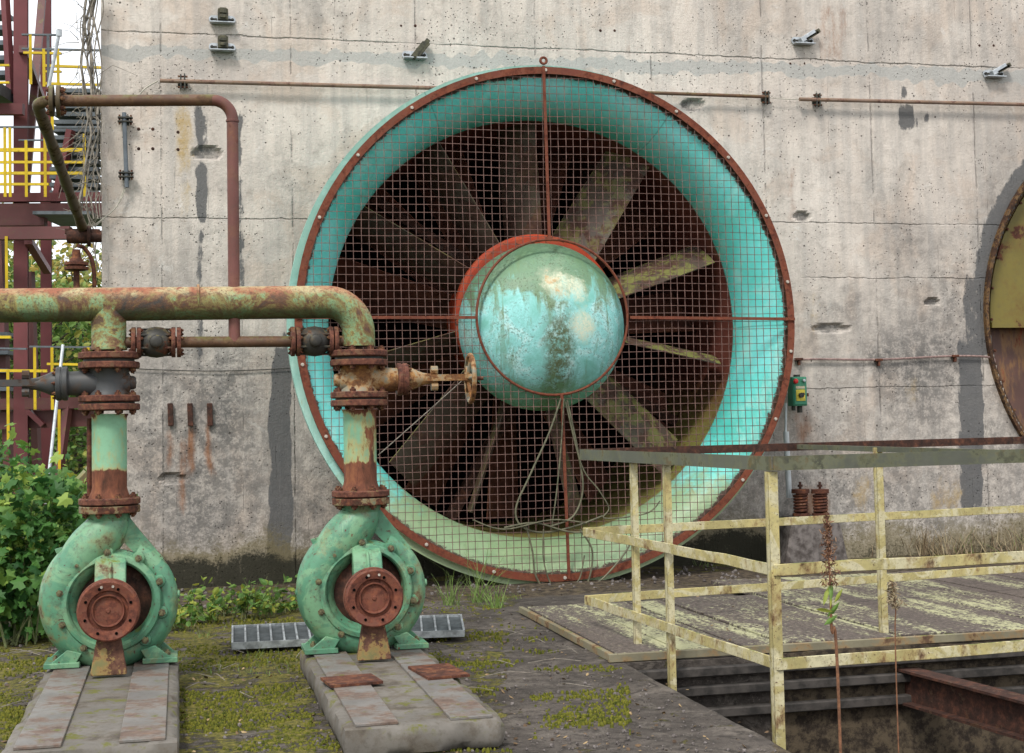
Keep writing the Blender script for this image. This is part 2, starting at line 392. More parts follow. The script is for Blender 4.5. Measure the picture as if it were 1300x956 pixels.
def dome_mat(cen, R):
    m, t, b, g = new_mat('weathered_dome_paint')
    P = g.outputs['Position']; L = t.n('ShaderNodeVectorMath', operation='SUBTRACT'); t.set(L.inputs[0], P); L.inputs[1].default_value = cen
    x, y, z = t.xyz(L.outputs[0])
    n1 = t.noise(P, 4.2, 8, .68, .6); n2 = t.noise(P, 14, 9, .78); n3 = t.noise(P, 60, 5, .75)
    col = t.ramp(n1, ((.36, (.16, .42, .36)), (.5, (.26, .58, .56)), (.64, (.48, .70, .68))))
    st = t.noise(t.scl(P, (4.5, 1, .7)), 2.6, 8, .72, .4)
    # algae: crown of the dome, and a run down its middle
    top = t.math('ADD', t.step(z, -R*.25, R*.95), t.math('MULTIPLY', t.math('SUBTRACT', t.math('MULTIPLY_ADD', n1, .5, t.math('MULTIPLY', st, .5)), .5), 3.6))
    col = t.mix(t.math('MULTIPLY', t.step(top, .22, .66), .84), col, t.mix(n2, (.038, .085, .030), (.19, .27, .11)))
    mid = t.math('MULTIPLY', t.step(t.math('ABSOLUTE', t.math('ADD', x, t.math('MULTIPLY_ADD', n1, .3, -.17))), .05, .20, 1., 0.), t.step(z, .25, -.1))
    col = t.mix(t.math('MULTIPLY', mid, t.step(t.math('ADD', n2, t.math('MULTIPLY', n3, .3)), .46, .72)), col, (.080, .10, .045))
    col = t.mix(t.math('MULTIPLY', t.step(st, .52, .60), .45), col, (.13, .20, .10))
    col = t.mix(t.math('MULTIPLY', t.step(t.math('ADD', t.step(z, -R*.35, -R*.95), t.math('MULTIPLY', t.math('SUBTRACT', n2, .5), 1.6)), .35, .8), .6), col, (.12, .28, .14))
    col = t.mix(t.math('MULTIPLY', t.math('MULTIPLY', t.step(n3, .50, .62), t.step(n1, .40, .55)), .7), col, (.07, .09, .045))
    # chalky cream patches with a little primer showing
    def blob(bx, bz, rr):
        d = t.math('SQRT', t.math('ADD', t.math('POWER', t.math('ABSOLUTE', t.math('SUBTRACT', x, bx)), 2.), t.math('POWER', t.math('ABSOLUTE', t.math('SUBTRACT', z, bz)), 2.)))
        return t.step(t.math('ADD', d, t.math('MULTIPLY', t.math('SUBTRACT', t.math('MULTIPLY_ADD', n1, .6, t.math('MULTIPLY', n2, .4)), .5), .62)), rr*.35, rr*1.3, 1., 0.)
    cream = t.math('MAXIMUM', t.math('MAXIMUM', blob(.0, .33, .14), blob(.22, -.03, .12)), t.math('MAXIMUM', blob(.05, .38, .08), blob(.16, .30, .09)))
    col = t.mix(t.math('MULTIPLY', cream, t.step(t.math('ADD', n2, n3), .85, 1.1, .35, .9)), col, (.60, .60, .44))
    pr = t.math('MAXIMUM', blob(.015, .27, .035), blob(-.03, .36, .05))
    col = t.mix(t.math('MULTIPLY', pr, .7), col, (.48, .26, .09))
    t.set(b.inputs['Base Color'], col); t.set(b.inputs['Roughness'], t.math('MULTIPLY_ADD', n2, .4, .36)); b.inputs['Specular IOR Level'].default_value = .35
    bump(t, b, t.math('ADD', n3, n2), .35, .006)
    return m

def header_mat():
    """old pipe: layers of green, ochre and oxide"""
    m, t, b, g = new_mat('mottled_pipe_paint')
    P = g.outputs['Position']; nz = t.xyz(g.outputs['Normal'])[2]
    n1 = t.noise(P, 3.6, 8, .72, .9); n2 = t.noise(P, 16, 9, .78); n3 = t.noise(P, 60, 6, .75); n4 = t.noise(t.scl(P, (1, 1, 1), (5, 2, 9)), 5.5, 8, .7, .4)
    col = t.ramp(n1, ((.36, (.05, .045, .040)), (.44, (.13, .065, .035)), (.49, (.20, .17, .06)), (.54, (.18, .30, .16)), (.585, (.26, .22, .07)), (.63, (.09, .055, .035))))
    top = t.step(t.math('ADD', nz, t.math('MULTIPLY', t.math('SUBTRACT', n2, .5), 1.6)), .25, .75)
    col = t.mix(top, col, t.ramp(n4, ((.4, (.27, .10, .055)), (.5, (.34, .21, .11)), (.57, (.40, .36, .20)), (.64, (.25, .09, .05)))))
    bot = t.step(t.math('ADD', nz, t.math('MULTIPLY', t.math('SUBTRACT', n2, .5), 1.)), -.25, -.6)
    col = t.mix(t.math('MULTIPLY', bot, .7), col, t.mix(n4, (.05, .12, .03), (.07, .06, .045)))
    col = t.mix(t.math('MULTIPLY', t.step(n3, .5, .62), .65), col, (.085, .04, .022))
    col = t.mix(t.math('MULTIPLY', t.step(n2, .56, .64), .6), col, (.05, .035, .025))
    t.set(b.inputs['Base Color'], col); b.inputs['Roughness'].default_value = .7; b.inputs['Specular IOR Level'].default_value = .3
    bump(t, b, t.math('ADD', n3, n2), .6, .006)
    return m

def leaf_mat(name, c1, c2, c3, trans=.35):
    m, t, b, g = new_mat(name)
    at = t.n('ShaderNodeAttribute', attribute_name='tone')
    col = t.ramp(at.outputs['Fac'], ((.0, c1), (.55, c2), (1., c3)))
    t.set(b.inputs['Base Color'], col); b.inputs['Roughness'].default_value = .55; b.inputs['Specular IOR Level'].default_value = .3
    tr = t.n('ShaderNodeBsdfTranslucent'); t.set(tr.inputs[0], col)
    mx = t.n('ShaderNodeMixShader'); mx.inputs[0].default_value = trans
    t.t.links.new(b.outputs[0], mx.inputs[1]); t.t.links.new(tr.outputs[0], mx.inputs[2])
    out = [n for n in t.t.nodes if n.type == 'OUTPUT_MATERIAL'][0]; t.t.links.new(mx.outputs[0], out.inputs[0])
    return m

WY = 12.0          # front face of the concrete wall
GY = 11.15         # plane of the fan guard
JOINTS = [(aY(300, 46, WY).z, -2, 9.2, .012), (aY(250, 277, WY).z, -2, 2.6, .009), (aY(1050, 283, WY).z, 4.6, 9, .010), (aY(1050, 353, WY).z, 5.6, 9, .009),
          (aY(1100, 492, WY).z, 5.0, 9, .007)]
M_wall = concrete_mat()
M_ground = ground_mat()
M_rust = rusty('red_brown_rust', (.12, .04, .025), .72, 7, halo=.2)
M_rustdark = rusty('dark_rust', (.05, .025, .018), .75, 8, rust=((.015, .009, .007), (.05, .022, .015), (.13, .05, .028)), halo=.1)
M_flange = rusty('flange_rust', (.11, .05, .032), .65, 14, rust=((.03, .013, .010), (.11, .040, .026), (.22, .09, .05)), moss=.1, halo=.2)
M_guard = rusty('guard_rust', (.14, .032, .016), .5, 9, rust=((.05, .015, .009), (.14, .038, .020), (.21, .07, .035)), halo=.1)
M_wire = plain('grille_wire', (.17, .095, .078), .75, .0, .5, 25)
M_pump = rusty('pump_green', (.090, .245, .145), .20, 4.2, halo=.55, halocol=(.22, .18, .07), dirt=.7, speck=.05, spec=.4, moss=.12, rough=.42, var=(.15, .30, .17), soft=.05, bstr=.8)
M_spool = rusty('spool_green', (.20, .39, .25), .31, 6.5, zr=(Z3a+.12, Z2b-.02), halo=.55, halocol=(.45, .26, .05), dirt=.15, streak=.38, rust=((.05, .022, .013), (.14, .05, .028), (.25, .10, .045)))
M_header = header_mat()
M_riser = rusty('oxide_pipe', (.155, .060, .050), .35, 6, rust=((.07, .032, .026), (.15, .060, .045), (.20, .10, .06)), halo=.1, moss=.35, mosscol=(.10, .095, .03))
M_brownpipe = rusty('brown_pipe', (.11, .058, .035), .4, 8, rust=((.05, .03, .02), (.11, .06, .035), (.19, .12, .06)), moss=.65, mosscol=(.115, .10, .035), halo=.1)
M_olive = rusty('mossy_pipe', (.075, .055, .03), .4, 7, rust=((.012, .010, .008), (.06, .04, .02), (.15, .12, .05)), moss=.3, halo=.1)
M_valvegrey = rusty('valve_grey', (.055, .058, .060), .30, 6, rust=((.03, .022, .018), (.075, .045, .03), (.13, .07, .04)), halo=.25, halocol=(.09, .055, .035), rough=.5)
M_valveochre = rusty('valve_ochre', (.21, .20, .15), .50, 9, rust=((.06, .028, .015), (.18, .08, .03), (.34, .17, .045)), halo=.7, halocol=(.35, .18, .05))
M_check = rusty('check_valve_dark', (.035, .034, .03), .3, 12, moss=.35, mosscol=(.13, .11, .05), halo=.1)
M_rail = rusty('rail_yellow', (.44, .375, .165), .22, 7, halo=.6, halocol=(.33, .24, .10), dirt=.5, moss=.5, mosscol=(.15, .16, .05), speck=.1, rough=.6, var=(.50, .455, .29), soft=.07, streak=.6)
M_toprail = rusty('rail_weathered_top', (.10, .105, .08), .4, 5, rust=((.04, .042, .036), (.09, .09, .055), (.15, .10, .05)), halo=.2, halocol=(.22, .22, .07), moss=.3, mosscol=(.15, .17, .03))
M_steel = rusty('oxide_steel', (.155, .045, .050), .10, 3, halo=.15, halocol=(.12, .045, .045), dirt=.2)
M_steeld = rusty('oxide_steel_dull', (.125, .045, .045), .15, 3, halo=.2, halocol=(.10, .06, .035), dirt=.3, moss=.3)
M_yel = rusty('handrail_yellow', (.62, .44, .02), .12, 8, halo=.2, dirt=.15)
M_tread = plain('stair_tread_grey', (.115, .135, .155), .6, 0, .3)
M_galv = plain('galvanised', (.50, .53, .55), .42, .55, .3, 30)
M_galvgrate = plain('grating_galvanised', (.46, .49, .50), .5, .35, .5, 18)
M_galvdark = plain('grating_sheet', (.10, .115, .12), .6, .2, .5, 18)
M_black = plain('black_rubber', (.022, .022, .020), .6, 0, .5, 40, col2=(.05, .048, .035))
M_bolt = plain('bolt_pale', (.52, .47, .40), .5, .3, .4, 60)
M_boltd = plain('bolt_mossy', (.16, .15, .07), .7, .0, .5, 60, col2=(.05, .035, .02))
M_boltrust = rusty('bolt_rust', (.10, .045, .028), .6, 40)
M_hubred = rusty('hub_red', (.42, .055, .022), .28, 8, halo=.2)
M_blade = rusty('blade_dusty', (.090, .066, .052), .5, 4, rust=((.04, .022, .017), (.085, .043, .031), (.14, .078, .05)), halo=.2, halocol=(.10, .07, .045), moss=.6, mosscol=(.20, .20, .06), bstr=.35)
M_vane = rusty('vane_rust', (.16, .06, .045), .6, 3, rust=((.06, .028, .02), (.17, .062, .042), (.26, .11, .07)), halo=.2)
M_dark = plain('interior_shade', (.004, .004, .004), .9, 0, .4, spec=0.)  # near-black colour standing in for shade inside duct and holes
M_cable = plain('cable_grey_green', (.13, .125, .075), .6, 0, .5, 20)
M_cord = plain('pale_cord', (.46, .43, .36), .8, 0, .3, 40)
M_whitepipe = plain('pvc_conduit', (.50, .53, .54), .45, 0, .2, 10)
M_boxgreen = rusty('switch_box_green', (.05, .235, .14), .15, 12, halo=.2, dirt=.3)
M_red = plain('red_button', (.6, .02, .02), .35, 0, .2)
M_yplate = plain('yellow_plate', (.65, .52, .06), .5, 0, .3, 40)
M_creamplate = plain('cream_label', (.60, .52, .36), .6, 0, .3, 60)
M_olpanel = rusty('olive_cover', (.155, .125, .030), .25, 3, halo=.4, halocol=(.14, .07, .02), dirt=.3)
M_redpanel = rusty('peeling_cover', (.09, .045, .035), .5, 3, streak=.35, rust=((.03, .014, .010), (.14, .035, .022), (.30, .06, .03)))
M_frame2 = rusty('opening_rim', (.035, .022, .014), .55, 9, rust=((.012, .008, .006), (.05, .024, .013), (.11, .055, .025)))
M_plinth = rusty('plinth_concrete', (.15, .137, .12), .34, 5, rust=((.045, .038, .030), (.085, .070, .055), (.13, .10, .07)), halo=.5, halocol=(.12, .10, .075), moss=.35, mosscol=(.10, .10, .02), dirt=.7, rough=.8, bstr=.8, soft=.08)
M_moss = plain('moss_clump', (.13, .125, .018), .9, 0, .6, 40, col2=(.035, .045, .008), spec=.1)
M_rubble = plain('rubble', (.17, .15, .14), .9, 0, .6, 14, col2=(.055, .045, .04))
M_pitdark = plain('pit_shade_concrete', (.060, .052, .046), .8, 0, .7, 12, col2=(.018, .016, .014))  # concrete colour darkened to carry the shade of the deep pit
def deckmat():
    m, t, b, g = new_mat('worn_deck_paint')
    P = g.outputs['Position']
    n = t.noise(t.scl(P, (3.2, 1.3, 1)), 3.2, 10, .82, .3); big = t.noise(t.scl(P, (2.6, .35, 1)), 1.2, 3, .5); f = t.noise(P, 40, 7, .75)
    wood = t.mix(t.step(f, .35, .65), (.040, .030, .025), (.135, .108, .092))
    pv = t.math('ADD', t.math('MULTIPLY', n, .62), t.math('MULTIPLY', big, .55))
    fl = t.math('FLOOR', t.math('MULTIPLY', t.math('ADD', t.xyz(P)[0], .03), 3.3)); wn = t.n('ShaderNodeTexWhiteNoise', noise_dimensions='1D'); t.set(wn.inputs['W'], fl)
    pv = t.math('ADD', pv, t.math('ADD', t.math('MULTIPLY', t.math('SUBTRACT', wn.outputs[0], .55), .12), t.math('MULTIPLY', t.math('SUBTRACT', f, .5), .75)))
    col = t.mix(t.step(pv, .61, .68), wood, t.mix(f, (.22, .22, .12), (.46, .45, .27)))
    t.set(b.inputs['Base Color'], col); b.inputs['Roughness'].default_value = .75
    bump(t, b, t.math('ADD', f, n), .5, .006)
    return m
M_deck = deckmat()
M_ivy = leaf_mat('broad_leaf', (.022, .080, .020), (.080, .20, .040), (.32, .42, .08))
M_weed = leaf_mat('weed_leaf', (.06, .14, .03), (.14, .25, .05), (.42, .40, .06))
M_grass = leaf_mat('grass_blade', (.20, .16, .09), (.12, .17, .05), (.19, .30, .07), .25)
M_dry = leaf_mat('dry_straw', (.12, .08, .05), (.26, .20, .12), (.40, .33, .20), .2)
M_litter = leaf_mat('leaf_litter', (.05, .03, .018), (.13, .08, .04), (.34, .24, .12), .1)
M_tree1 = leaf_mat('tree_leaf', (.06, .12, .03), (.14, .24, .05), (.36, .34, .08))
M_tree2 = leaf_mat('autumn_leaf', (.09, .13, .03), (.24, .26, .06), (.50, .34, .08))
M_bark = plain('bark', (.11, .09, .07), .9, 0, .5, 20)
M_vine = plain('vine_stem', (.26, .23, .19), .85, 0, .5, 30)
M_stalk = plain('dry_stalk', (.22, .10, .05), .8, 0, .5, 50)

# ------------------------------------------------------------------ concrete wall
FC = aY(692, 408.5, GY); FR = (aY(692, 82, GY)-aY(692, 735, GY)).length/2
AX = V((0, 1, 0))
FC = V((FC.x+.078, GY, FC.z))
F2 = aY(1486, 404, WY); R2 = (aY(1252, 404, WY)-F2).length
RT = FR*.845
DUCT_R = RT+.04
def sbox(x, y, x0, y0, x1, y1, e=6.):
    e = e*2.2
    return ssm(x0-e/2, x0+e/2, x)*(1-ssm(x1-e/2, x1+e/2, x))*ssm(y0-e*1.5, y0+e*1.5, y)*(1-ssm(y1-e*1.5, y1+e*1.5, y))
TAR = [(246, 203, 261, 285, 1.), (245, 138, 257, 192, .9), (258, 138, 264, 190, .75), (296, 148, 312, 208, .9), (298, 215, 313, 372, .55), (248, 286, 259, 470, .58),
       (343, 436, 371, 600, .9), (340, 590, 369, 748, 1.), (352, 410, 366, 445, .6), (1143, 104, 1152, 124, .9), (1127, 106, 1132, 125, .7), (1139, 130, 1158, 166, .95), (1157, 140, 1168, 170, .55), (1171, 133, 1181, 162, .6),
       (1216, 430, 1247, 648, .93), (1222, 340, 1246, 440, .62), (304, 128, 310, 150, .6)]
OCH = [(223, 138, 241, 215, .9), (226, 215, 240, 275, .62), (1150, 480, 1165, 520, .55), (1085, 600, 1110, 650, .6), (1180, 612, 1225, 650, .6), (1055, 332, 1078, 348, .6), (1025, 370, 1040, 420, .45)]
RST = [(212, 540, 219, 600, .75), (237, 540, 247, 610, .8), (262, 540, 272, 600, .8), (226, 556, 236, 650, .6), (1010, 520, 1032, 560, .55), (1000, 200, 1012, 290, .35), (1040, 0, 1075, 78, .38), (794, 40, 799, 80, .6), (183, 160, 190, 192, .4), (225, 180, 232, 195, .6), (1015, 612, 1050, 700, .6)]
GRM = [(1095, 352, 1238, 560, .80), (1000, 440, 1110, 700, .5), (1110, 490, 1225, 660, .6), (140, 425, 345, 735, .70), (128, 300, 345, 430, .35), (372, 300, 400, 400, .4), (360, 240, 460, 330, .45),
       (985, 0, 1310, 60, .15), (1240, 200, 1310, 380, .55), (1030, 365, 1080, 420, .4), (1215, 220, 1262, 345, .5), (1000, 110, 1310, 135, .22), (1090, 215, 1115, 250, .6), (340, 130, 365, 180, .22), (990, 300, 1030, 640, .45), (1240, 430, 1330, 700, .55), (128, 330, 145, 700, .3), (440, 240, 470, 300, .5)]
BND = [(1000, 134, 1142, 155, .75), (840, 112, 1000, 134, .35), (1092, 228, 1122, 248, .8), (1030, 372, 1075, 400, .6)]
xs = []; x = aY(129, 300, WY).x; XL = x
while x < 8.4: xs.append(x); x += .0215
while x < 15: xs.append(x); x += .35
zs = []; z = -.3
while z < 0: zs.append(z); z += .1
z = 0.
while z < 5.3: zs.append(z); z += .0215
while z < 9: zs.append(z); z += .35
vs, c1, c2 = [], [], []
for z in zs:
    for x in xs:
        p = V((x, WY, z)); px, py, _ = proj(p)
        wx = px + noise.noise(V((x*3, z*1.2, 1)))*6 + noise.noise(V((x*9, z*5, 2)))*4; wy = py + noise.noise(V((x*2, z*2, 5)))*9 + noise.noise(V((x*11, z*4, 8)))*8
        nn = noise.fractal(V((x*1.3, z*1.3, 3)), .9, 2., 5)
        tar = max(sbox(wx, wy, *q[:4], 5)*q[4] for q in TAR)
        ang = math.hypot(x-F2.x, z-F2.z)
        if -.35 < z-F2.z < 1.8: tar = max(tar, .85*(1-ssm(R2+.10, R2+.26, ang+nn*.08)))
        och = max(sbox(wx, wy, *q[:4], 9)*q[4] for q in OCH)
        rst = max(sbox(wx, wy, *q[:4], 6)*q[4] for q in RST)
        g = max(sbox(wx+nn*30, wy+nn*30, *q[:4], 42)*q[4] for q in GRM)
        g = min(1, max(g, .55*ssm(400, 600, py))+.35*max(0, nn))
        by = lerp(57, 88, (px-130)/1170.); 
        bnd = .85*ssm(by-3, by+3, wy)*(1-ssm(by+13, by+21, wy))
        bnd = max(bnd, max(sbox(wx, wy, *q[:4], 9)*q[4] for q in BND))
        mo = ssm(.75, .05, z + nn*.16)*.62 + ssm(.36, .16, z+nn*.1)*.42
        if px > 1000: mo = ssm(.6, .0, z+nn*.2)*.72
        dp = 0.
        dp += noise.noise(V((x*2.1, z*2.1, 0)))*.004
        # broken out patches
        for hx, hy, hw, hh in ((262, 194, 19, 9), (1055, 417, 26, 6), (1183, 383, 10, 5), (217, 608, 18, 7), (880, 132, 16, 7), (1018, 275, 12, 6)):
            dd = (((px-hx)/hw)**2+((py-hy)/hh)**2 + noise.noise(V((x*8, z*8, 4)))*.5) if abs(px-hx) < 60 and abs(py-hy) < 30 else 9
            if dd < 1.4: dp += .035*ssm(1.2, .5, dd); g = max(g, .75*ssm(1.1, .7, dd))
        vs.append((x, WY+dp, z)); c1 += [tar, g, och, 1]; c2 += [rst, bnd, min(1, mo), 1]
nx = len(xs); fs = []
for j in range(len(zs)-1):
    for i in range(nx-1):
        cx_, cz_ = (xs[i]+xs[i+1])/2, (zs[j]+zs[j+1])/2
        if math.hypot(cx_-FC.x, cz_-FC.z) < DUCT_R-.0 or math.hypot(cx_-F2.x, cz_-F2.z) < R2-.03: continue
        a = j*nx+i; fs.append((a, a+1, a+nx+1, a+nx))
nv = len(vs)
xr, zt = xs[-1], zs[-1]
vs += [(XL, WY, zs[0]), (XL, WY+4, zs[0]), (XL, WY+4, zt), (XL, WY, zt), (xr, WY+4, zs[0]), (xr, WY+4, zt), (xr, WY, zt), (xr, WY, zs[0])]
c1 += [0, .4, 0, 1]*8; c2 += [0, 0, 0, 1]*8
fs += [(nv+1, nv, nv+3, nv+2), (nv+4, nv+1, nv+2, nv+5), (nv+3, nv+6, nv+5, nv+2), (nv+7, nv+4, nv+5, nv+6)]
org = V(((XL+xr)/2, WY, 0))
me = bpy.data.meshes.new('concrete_wall'); me.from_pydata([(a-org.x, b-org.y, c-org.z) for a, b, c in vs], [], fs); me.update()
for nm, dat in (('stain', c1), ('stain2', c2)):
    at = me.color_attributes.new(nm, 'FLOAT_COLOR', 'POINT'); at.data.foreach_set('color', dat)
me.materials.append(M_wall)
w = bpy.data.objects.new('concrete_wall', me); C.objects.link(w); w.location = org
tag(w, 'tall stained concrete building wall behind the big fan, with tar streaks and formwork seams', 'wall')

# ------------------------------------------------------------------ ground with the pit
PX0, PY1 = 2.30, 7.33        # pit: x > PX0, y < PY1
PITZ = -1.7
def axis(a, b, s, far, extra):
    L = []; x = a
    while x <= b: L.append(x); x += s
    step = s; x = L[-1]
    while x < far: step *= 1.5; x += step; L.append(x)
    step = s; x = a
    while x > -far: step *= 1.5; x -= step; L.append(x)
    L += extra; return sorted(set(round(q, 4) for q in L))
gx = axis(-3.2, 6.5, .045, 900, [PX0, PX0+.01, 9., 9.01]); gy = axis(4.2, 12.6, .045, 900, [PY1, PY1-.01, 2.6, 2.61])
vs, cc = [], []
for y in gy:
    for x in gx:
        inpit = (PX0+.005 < x < 9.005) and (2.605 < y < PY1-.005)
        n = noise.fractal(V((x*1.4, y*1.4, 7)), .9, 2., 5)
        near = (-4 < x < 9 and 3 < y < 13)
        z = PITZ if inpit else (n*.012 if near else 0)
        px, py, d = proj(V((x, y, 0))) if y > 1 else (0, 0, 0)
        moss = 0.; soil = 0.; grass = 0.
        if near and d > 0:
            moss = .28
            if px < 395 and py > 770: moss = .62
            if 395 < px < 640 and py > 800: moss = .5
            if 560 < px < 660 and 755 < py < 790: moss = .45
            moss = max(moss, .5*ssm(11.1, 11.6, y))
            if px > 640: moss = min(moss, .32) if py > 770 else moss
            soil = ssm(10.0, 10.6, y)*.75
            if px < 250: soil = max(soil, .3)
            if px > 980: soil = .9
        if not near: soil = .2; grass = 1. if (x < -3.5 or y > 13) else .0
        if x < -1.0 and y > 8.2: grass = max(grass, ssm(-1.0, -1.6, x)); z = 0
        if inpit: moss = 0; soil = .6  # dark soil tone in the pit, its depth shade put into the colour
        vs.append((x, y, z)); cc += [moss, soil, grass, 1]
nx = len(gx)
fs = [(j*nx+i, j*nx+i+1, (j+1)*nx+i+1, (j+1)*nx+i) for j in range(len(gy)-1) for i in range(nx-1)]
me = bpy.data.meshes.new('ground'); me.from_pydata(vs, [], fs); me.update()
at = me.color_attributes.new('cover', 'FLOAT_COLOR', 'POINT'); at.data.foreach_set('color', cc)
me.materials.append(M_ground); me.polygons.foreach_set('use_smooth', [max(vs[i][2] for i in f)-min(vs[i][2] for i in f) < .3 for f in fs])
g = bpy.data.objects.new('ground', me); C.objects.link(g); g['kind'] = 'structure'

# ------------------------------------------------------------------ big fan
fan = thing('ventilation_fan', (FC.x, WY-.4, 0), 'huge turquoise fan with domed nose and rusty wire guard in the concrete wall', 'fan')
prof = []
LIP = FR+.036
for i in range(15):          # inner curve of the bell
    t = i/14*PI/2; prof.append((LIP-.02 - (LIP-.02-RT)*math.sin(t), .035 + .42*(1-math.cos(t))))
inner = [(LIP, .03)] + prof + [(RT, .6), (RT, 1.2), (RT, 2.6)]
outer = [(RT+.05, 2.6), (RT+.05, .62)]
for i in range(11):
    t = (1-i/10)*PI/2; outer.append((LIP+.00 - (LIP-RT-.06)*math.sin(t), .11 + .42*(1-math.cos(t))))
FB = FC+V((-.020, 0, -.012)); mb = MB(); mb.lathe(FB, AX, inner+outer, 128, closed=True)
mb.build('bell_mouth', bell_mat(tuple(FC), FR), fan, ang=60)
mb = MB(); mb.lathe(V((FC.x, WY-.03, FC.z)), AX, [(DUCT_R+.13, 0), (DUCT_R+.13, .02), (DUCT_R-.02, .02), (DUCT_R-.02, 0)], 96, closed=True)
mb.build('wall_collar', M_rustdark, fan)
mb = MB(); mb.lathe(FC, AX, [(0, 2.5), (RT+.02, 2.5), (RT+.02, 2.55), (0, 2.55)], 48); mb.build('duct_shade_plate', M_dark, fan)  # added near-black plate paints the shade at the far end of the duct
# guard
gring = MB()
gring.lathe(FC, AX, [(FR, -.022), (FR, -.012), (FR-.058, -.012), (FR-.058, -.022)], 128, closed=True)
gring.lathe(FC, AX, [(FR-.006, -.012), (FR-.0, .03), (FR-.008, .03), (FR-.012, -.012)], 128, closed=True)
guard = gring.build('guard_ring', M_guard, fan, ang=60)
HC = aY(702, 402.5, GY-.02); HR = (aY(702, 304, GY)-aY(702, 501, GY)).length/2
mb = MB(); SP = .0625; nw = int(FR/SP)+1; rw = .0033
for d in (0, 1):
    for k in range(-nw, nw+1):
        off = k*SP + random.uniform(-.003, .003); cz = FC.z if d else FC.x
        if abs(off) > FR-.03: continue
        L = math.sqrt((FR-.02)**2-off*off); segs = [(-L, L)]
        hz_ = (HC.x-FC.x if d == 0 else HC.z-FC.z); ho = (HC.z-FC.z if d == 0 else HC.x-FC.x)
        dd = off-hz_
        if abs(dd) < HR:
            hh = math.sqrt(HR*HR-dd*dd); segs = [(-L, ho-hh), (ho+hh, L)]
        for s0, s1 in segs:
            n_ = max(2, int((s1-s0)/SP*2)); pts = []
            for i in range(n_+1):
                t = lerp(s0, s1, i/n_)
                w_ = math.sin(t/SP*PI + (k % 2)*PI + d*PI)*.0028
                jx = noise.noise(V((t*1.5, off*2, d*9.)))*.009
                if d == 0: pts.append(V((FC.x+off+jx, GY-.009+w_, FC.z+t)))
                else: pts.append(V((FC.x+t, GY-.009+w_, FC.z+off+jx)))
            mb.tube(pts, rw, 4, cap=False)
mb.build('wire_mesh', M_wire, fan, smooth=False, recalc=False)
mb = MB()
hoop = [HC + V((math.cos(a)*HR, 0, math.sin(a)*HR)) for a in [2*PI*i/64 for i in range(64)]]
mb.tube(hoop, .011, 8, closed=True); mb.build('guard_hoop', M_guard, fan)
for p, q in (((690, 84), (697.5, 305)), ((713, 500), (722.5, 735)), ((376, 403), (604, 403)), ((800, 403), (1009, 405))):
    mb = MB(); mb.bar(aY(*p, GY-.03), aY(*q, GY-.03), .024, .012, up=(0, 1, 0)); mb.build('guard_bar', M_guard, fan)
mb = MB(); e = aY(690, 77, GY-.02); mb.tube([e+V((math.cos(a)*.026, 0, math.sin(a)*.026)) for a in [2*PI*i/16 for i in range(16)]], .011, 8, closed=True)
mb.build('lifting_eye', M_guard, fan)
for i in range(22):
    a = 2*PI*i/22+.16; mb = MB(); mb.lathe(FC+V((math.cos(a)*(FR-.028), -.022, math.sin(a)*(FR-.028))), -AX, [(0, 0), (.015, 0), (.013, .012), (0, .014)], 8)
    mb.build('rim_bolt', M_bolt, fan)
# hub, dome, blades
DC = aY(688, 415, GY+.30); DR = (aY(688, 308, GY+.2)-aY(688, 522, GY+.2)).length/2
mb = MB(); dp = [(0, -.50)]
for i in range(1, 21):
    t = i/20*PI/2; dp.append((DR*math.sin(t), -.50*math.cos(t)))
dp += [(DR, .06), (DR-.02, .06), (DR-.02, .0), (0, .0)]
mb.lathe(DC, AX, dp, 72); mb.build('nose_dome', dome_mat(tuple(DC), DR), fan, ang=50)
HB = aY(684, 403, GY+.4)
mb = MB(); mb.lathe(HB, AX, [(0, 0), (DR-.02, 0), (DR+.01, .03), (DR+.01, .12), (DR-.05, .14), (DR-.05, .75), (0, .75)], 64); mb.build('hub', M_hubred, fan, ang=30)
for deg, pr_, pt_, cs in ((57, 42, 38, 1.), (20, 66, 60, .9), (-12, 80, 76, .9), (-44, 44, 34, 1.), (-77, 66, 60, 1.), (-109, 84, 82, .9), (-131, 45, 42, 1.), (-164, 70, 66, 1.), (150, 72, 66, 1.), (121, 76, 70, 1.), (93, 66, 58, 1.)):
    a = math.radians(deg); rd = V((math.cos(a), 0, math.sin(a))); tn = V((-math.sin(a), 0, math.cos(a)))
    mb = MB(); L = []; vs = []
    for j in range(9):
        t = j/8; r = lerp(DR-.08, RT-.05, t); ch = lerp(.52, .46, t)*cs; pit_ = math.radians(lerp(pr_, pt_, t))
        d = tn*math.cos(pit_) + AX*math.sin(pit_); nrm = rd.cross(d).normalized()
        for s in range(7):
            u = s/6-.5; cam_ = (.25-u*u)*.16*ch; th = .014*(1-(2*u)**2)+.004
            c_ = HB + AX*.34 + rd*r + d*(u*ch) + nrm*cam_
            vs.append(c_+nrm*th); L.append(c_-nrm*th)
    n_ = len(vs); fs = []
    for j in range(8):
        for s in range(6):
            q = j*7+s; fs.append((q, q+1, q+8, q+7)); q += n_; fs.append((q, q+7, q+8, q+1))
    for j in range(8):
        for s in (0, 6):
            q = j*7+s; fs.append((q, q+7, q+7+n_, q+n_) if s else (q, q+n_, q+7+n_, q+7))
    for s in range(6):
        for j in (0, 8):
            q = j*7+s; fs.append((q, q+1, q+1+n_, q+n_))
    mb.add(vs+L, fs); mb.build('blade', M_blade, fan, ang=50)
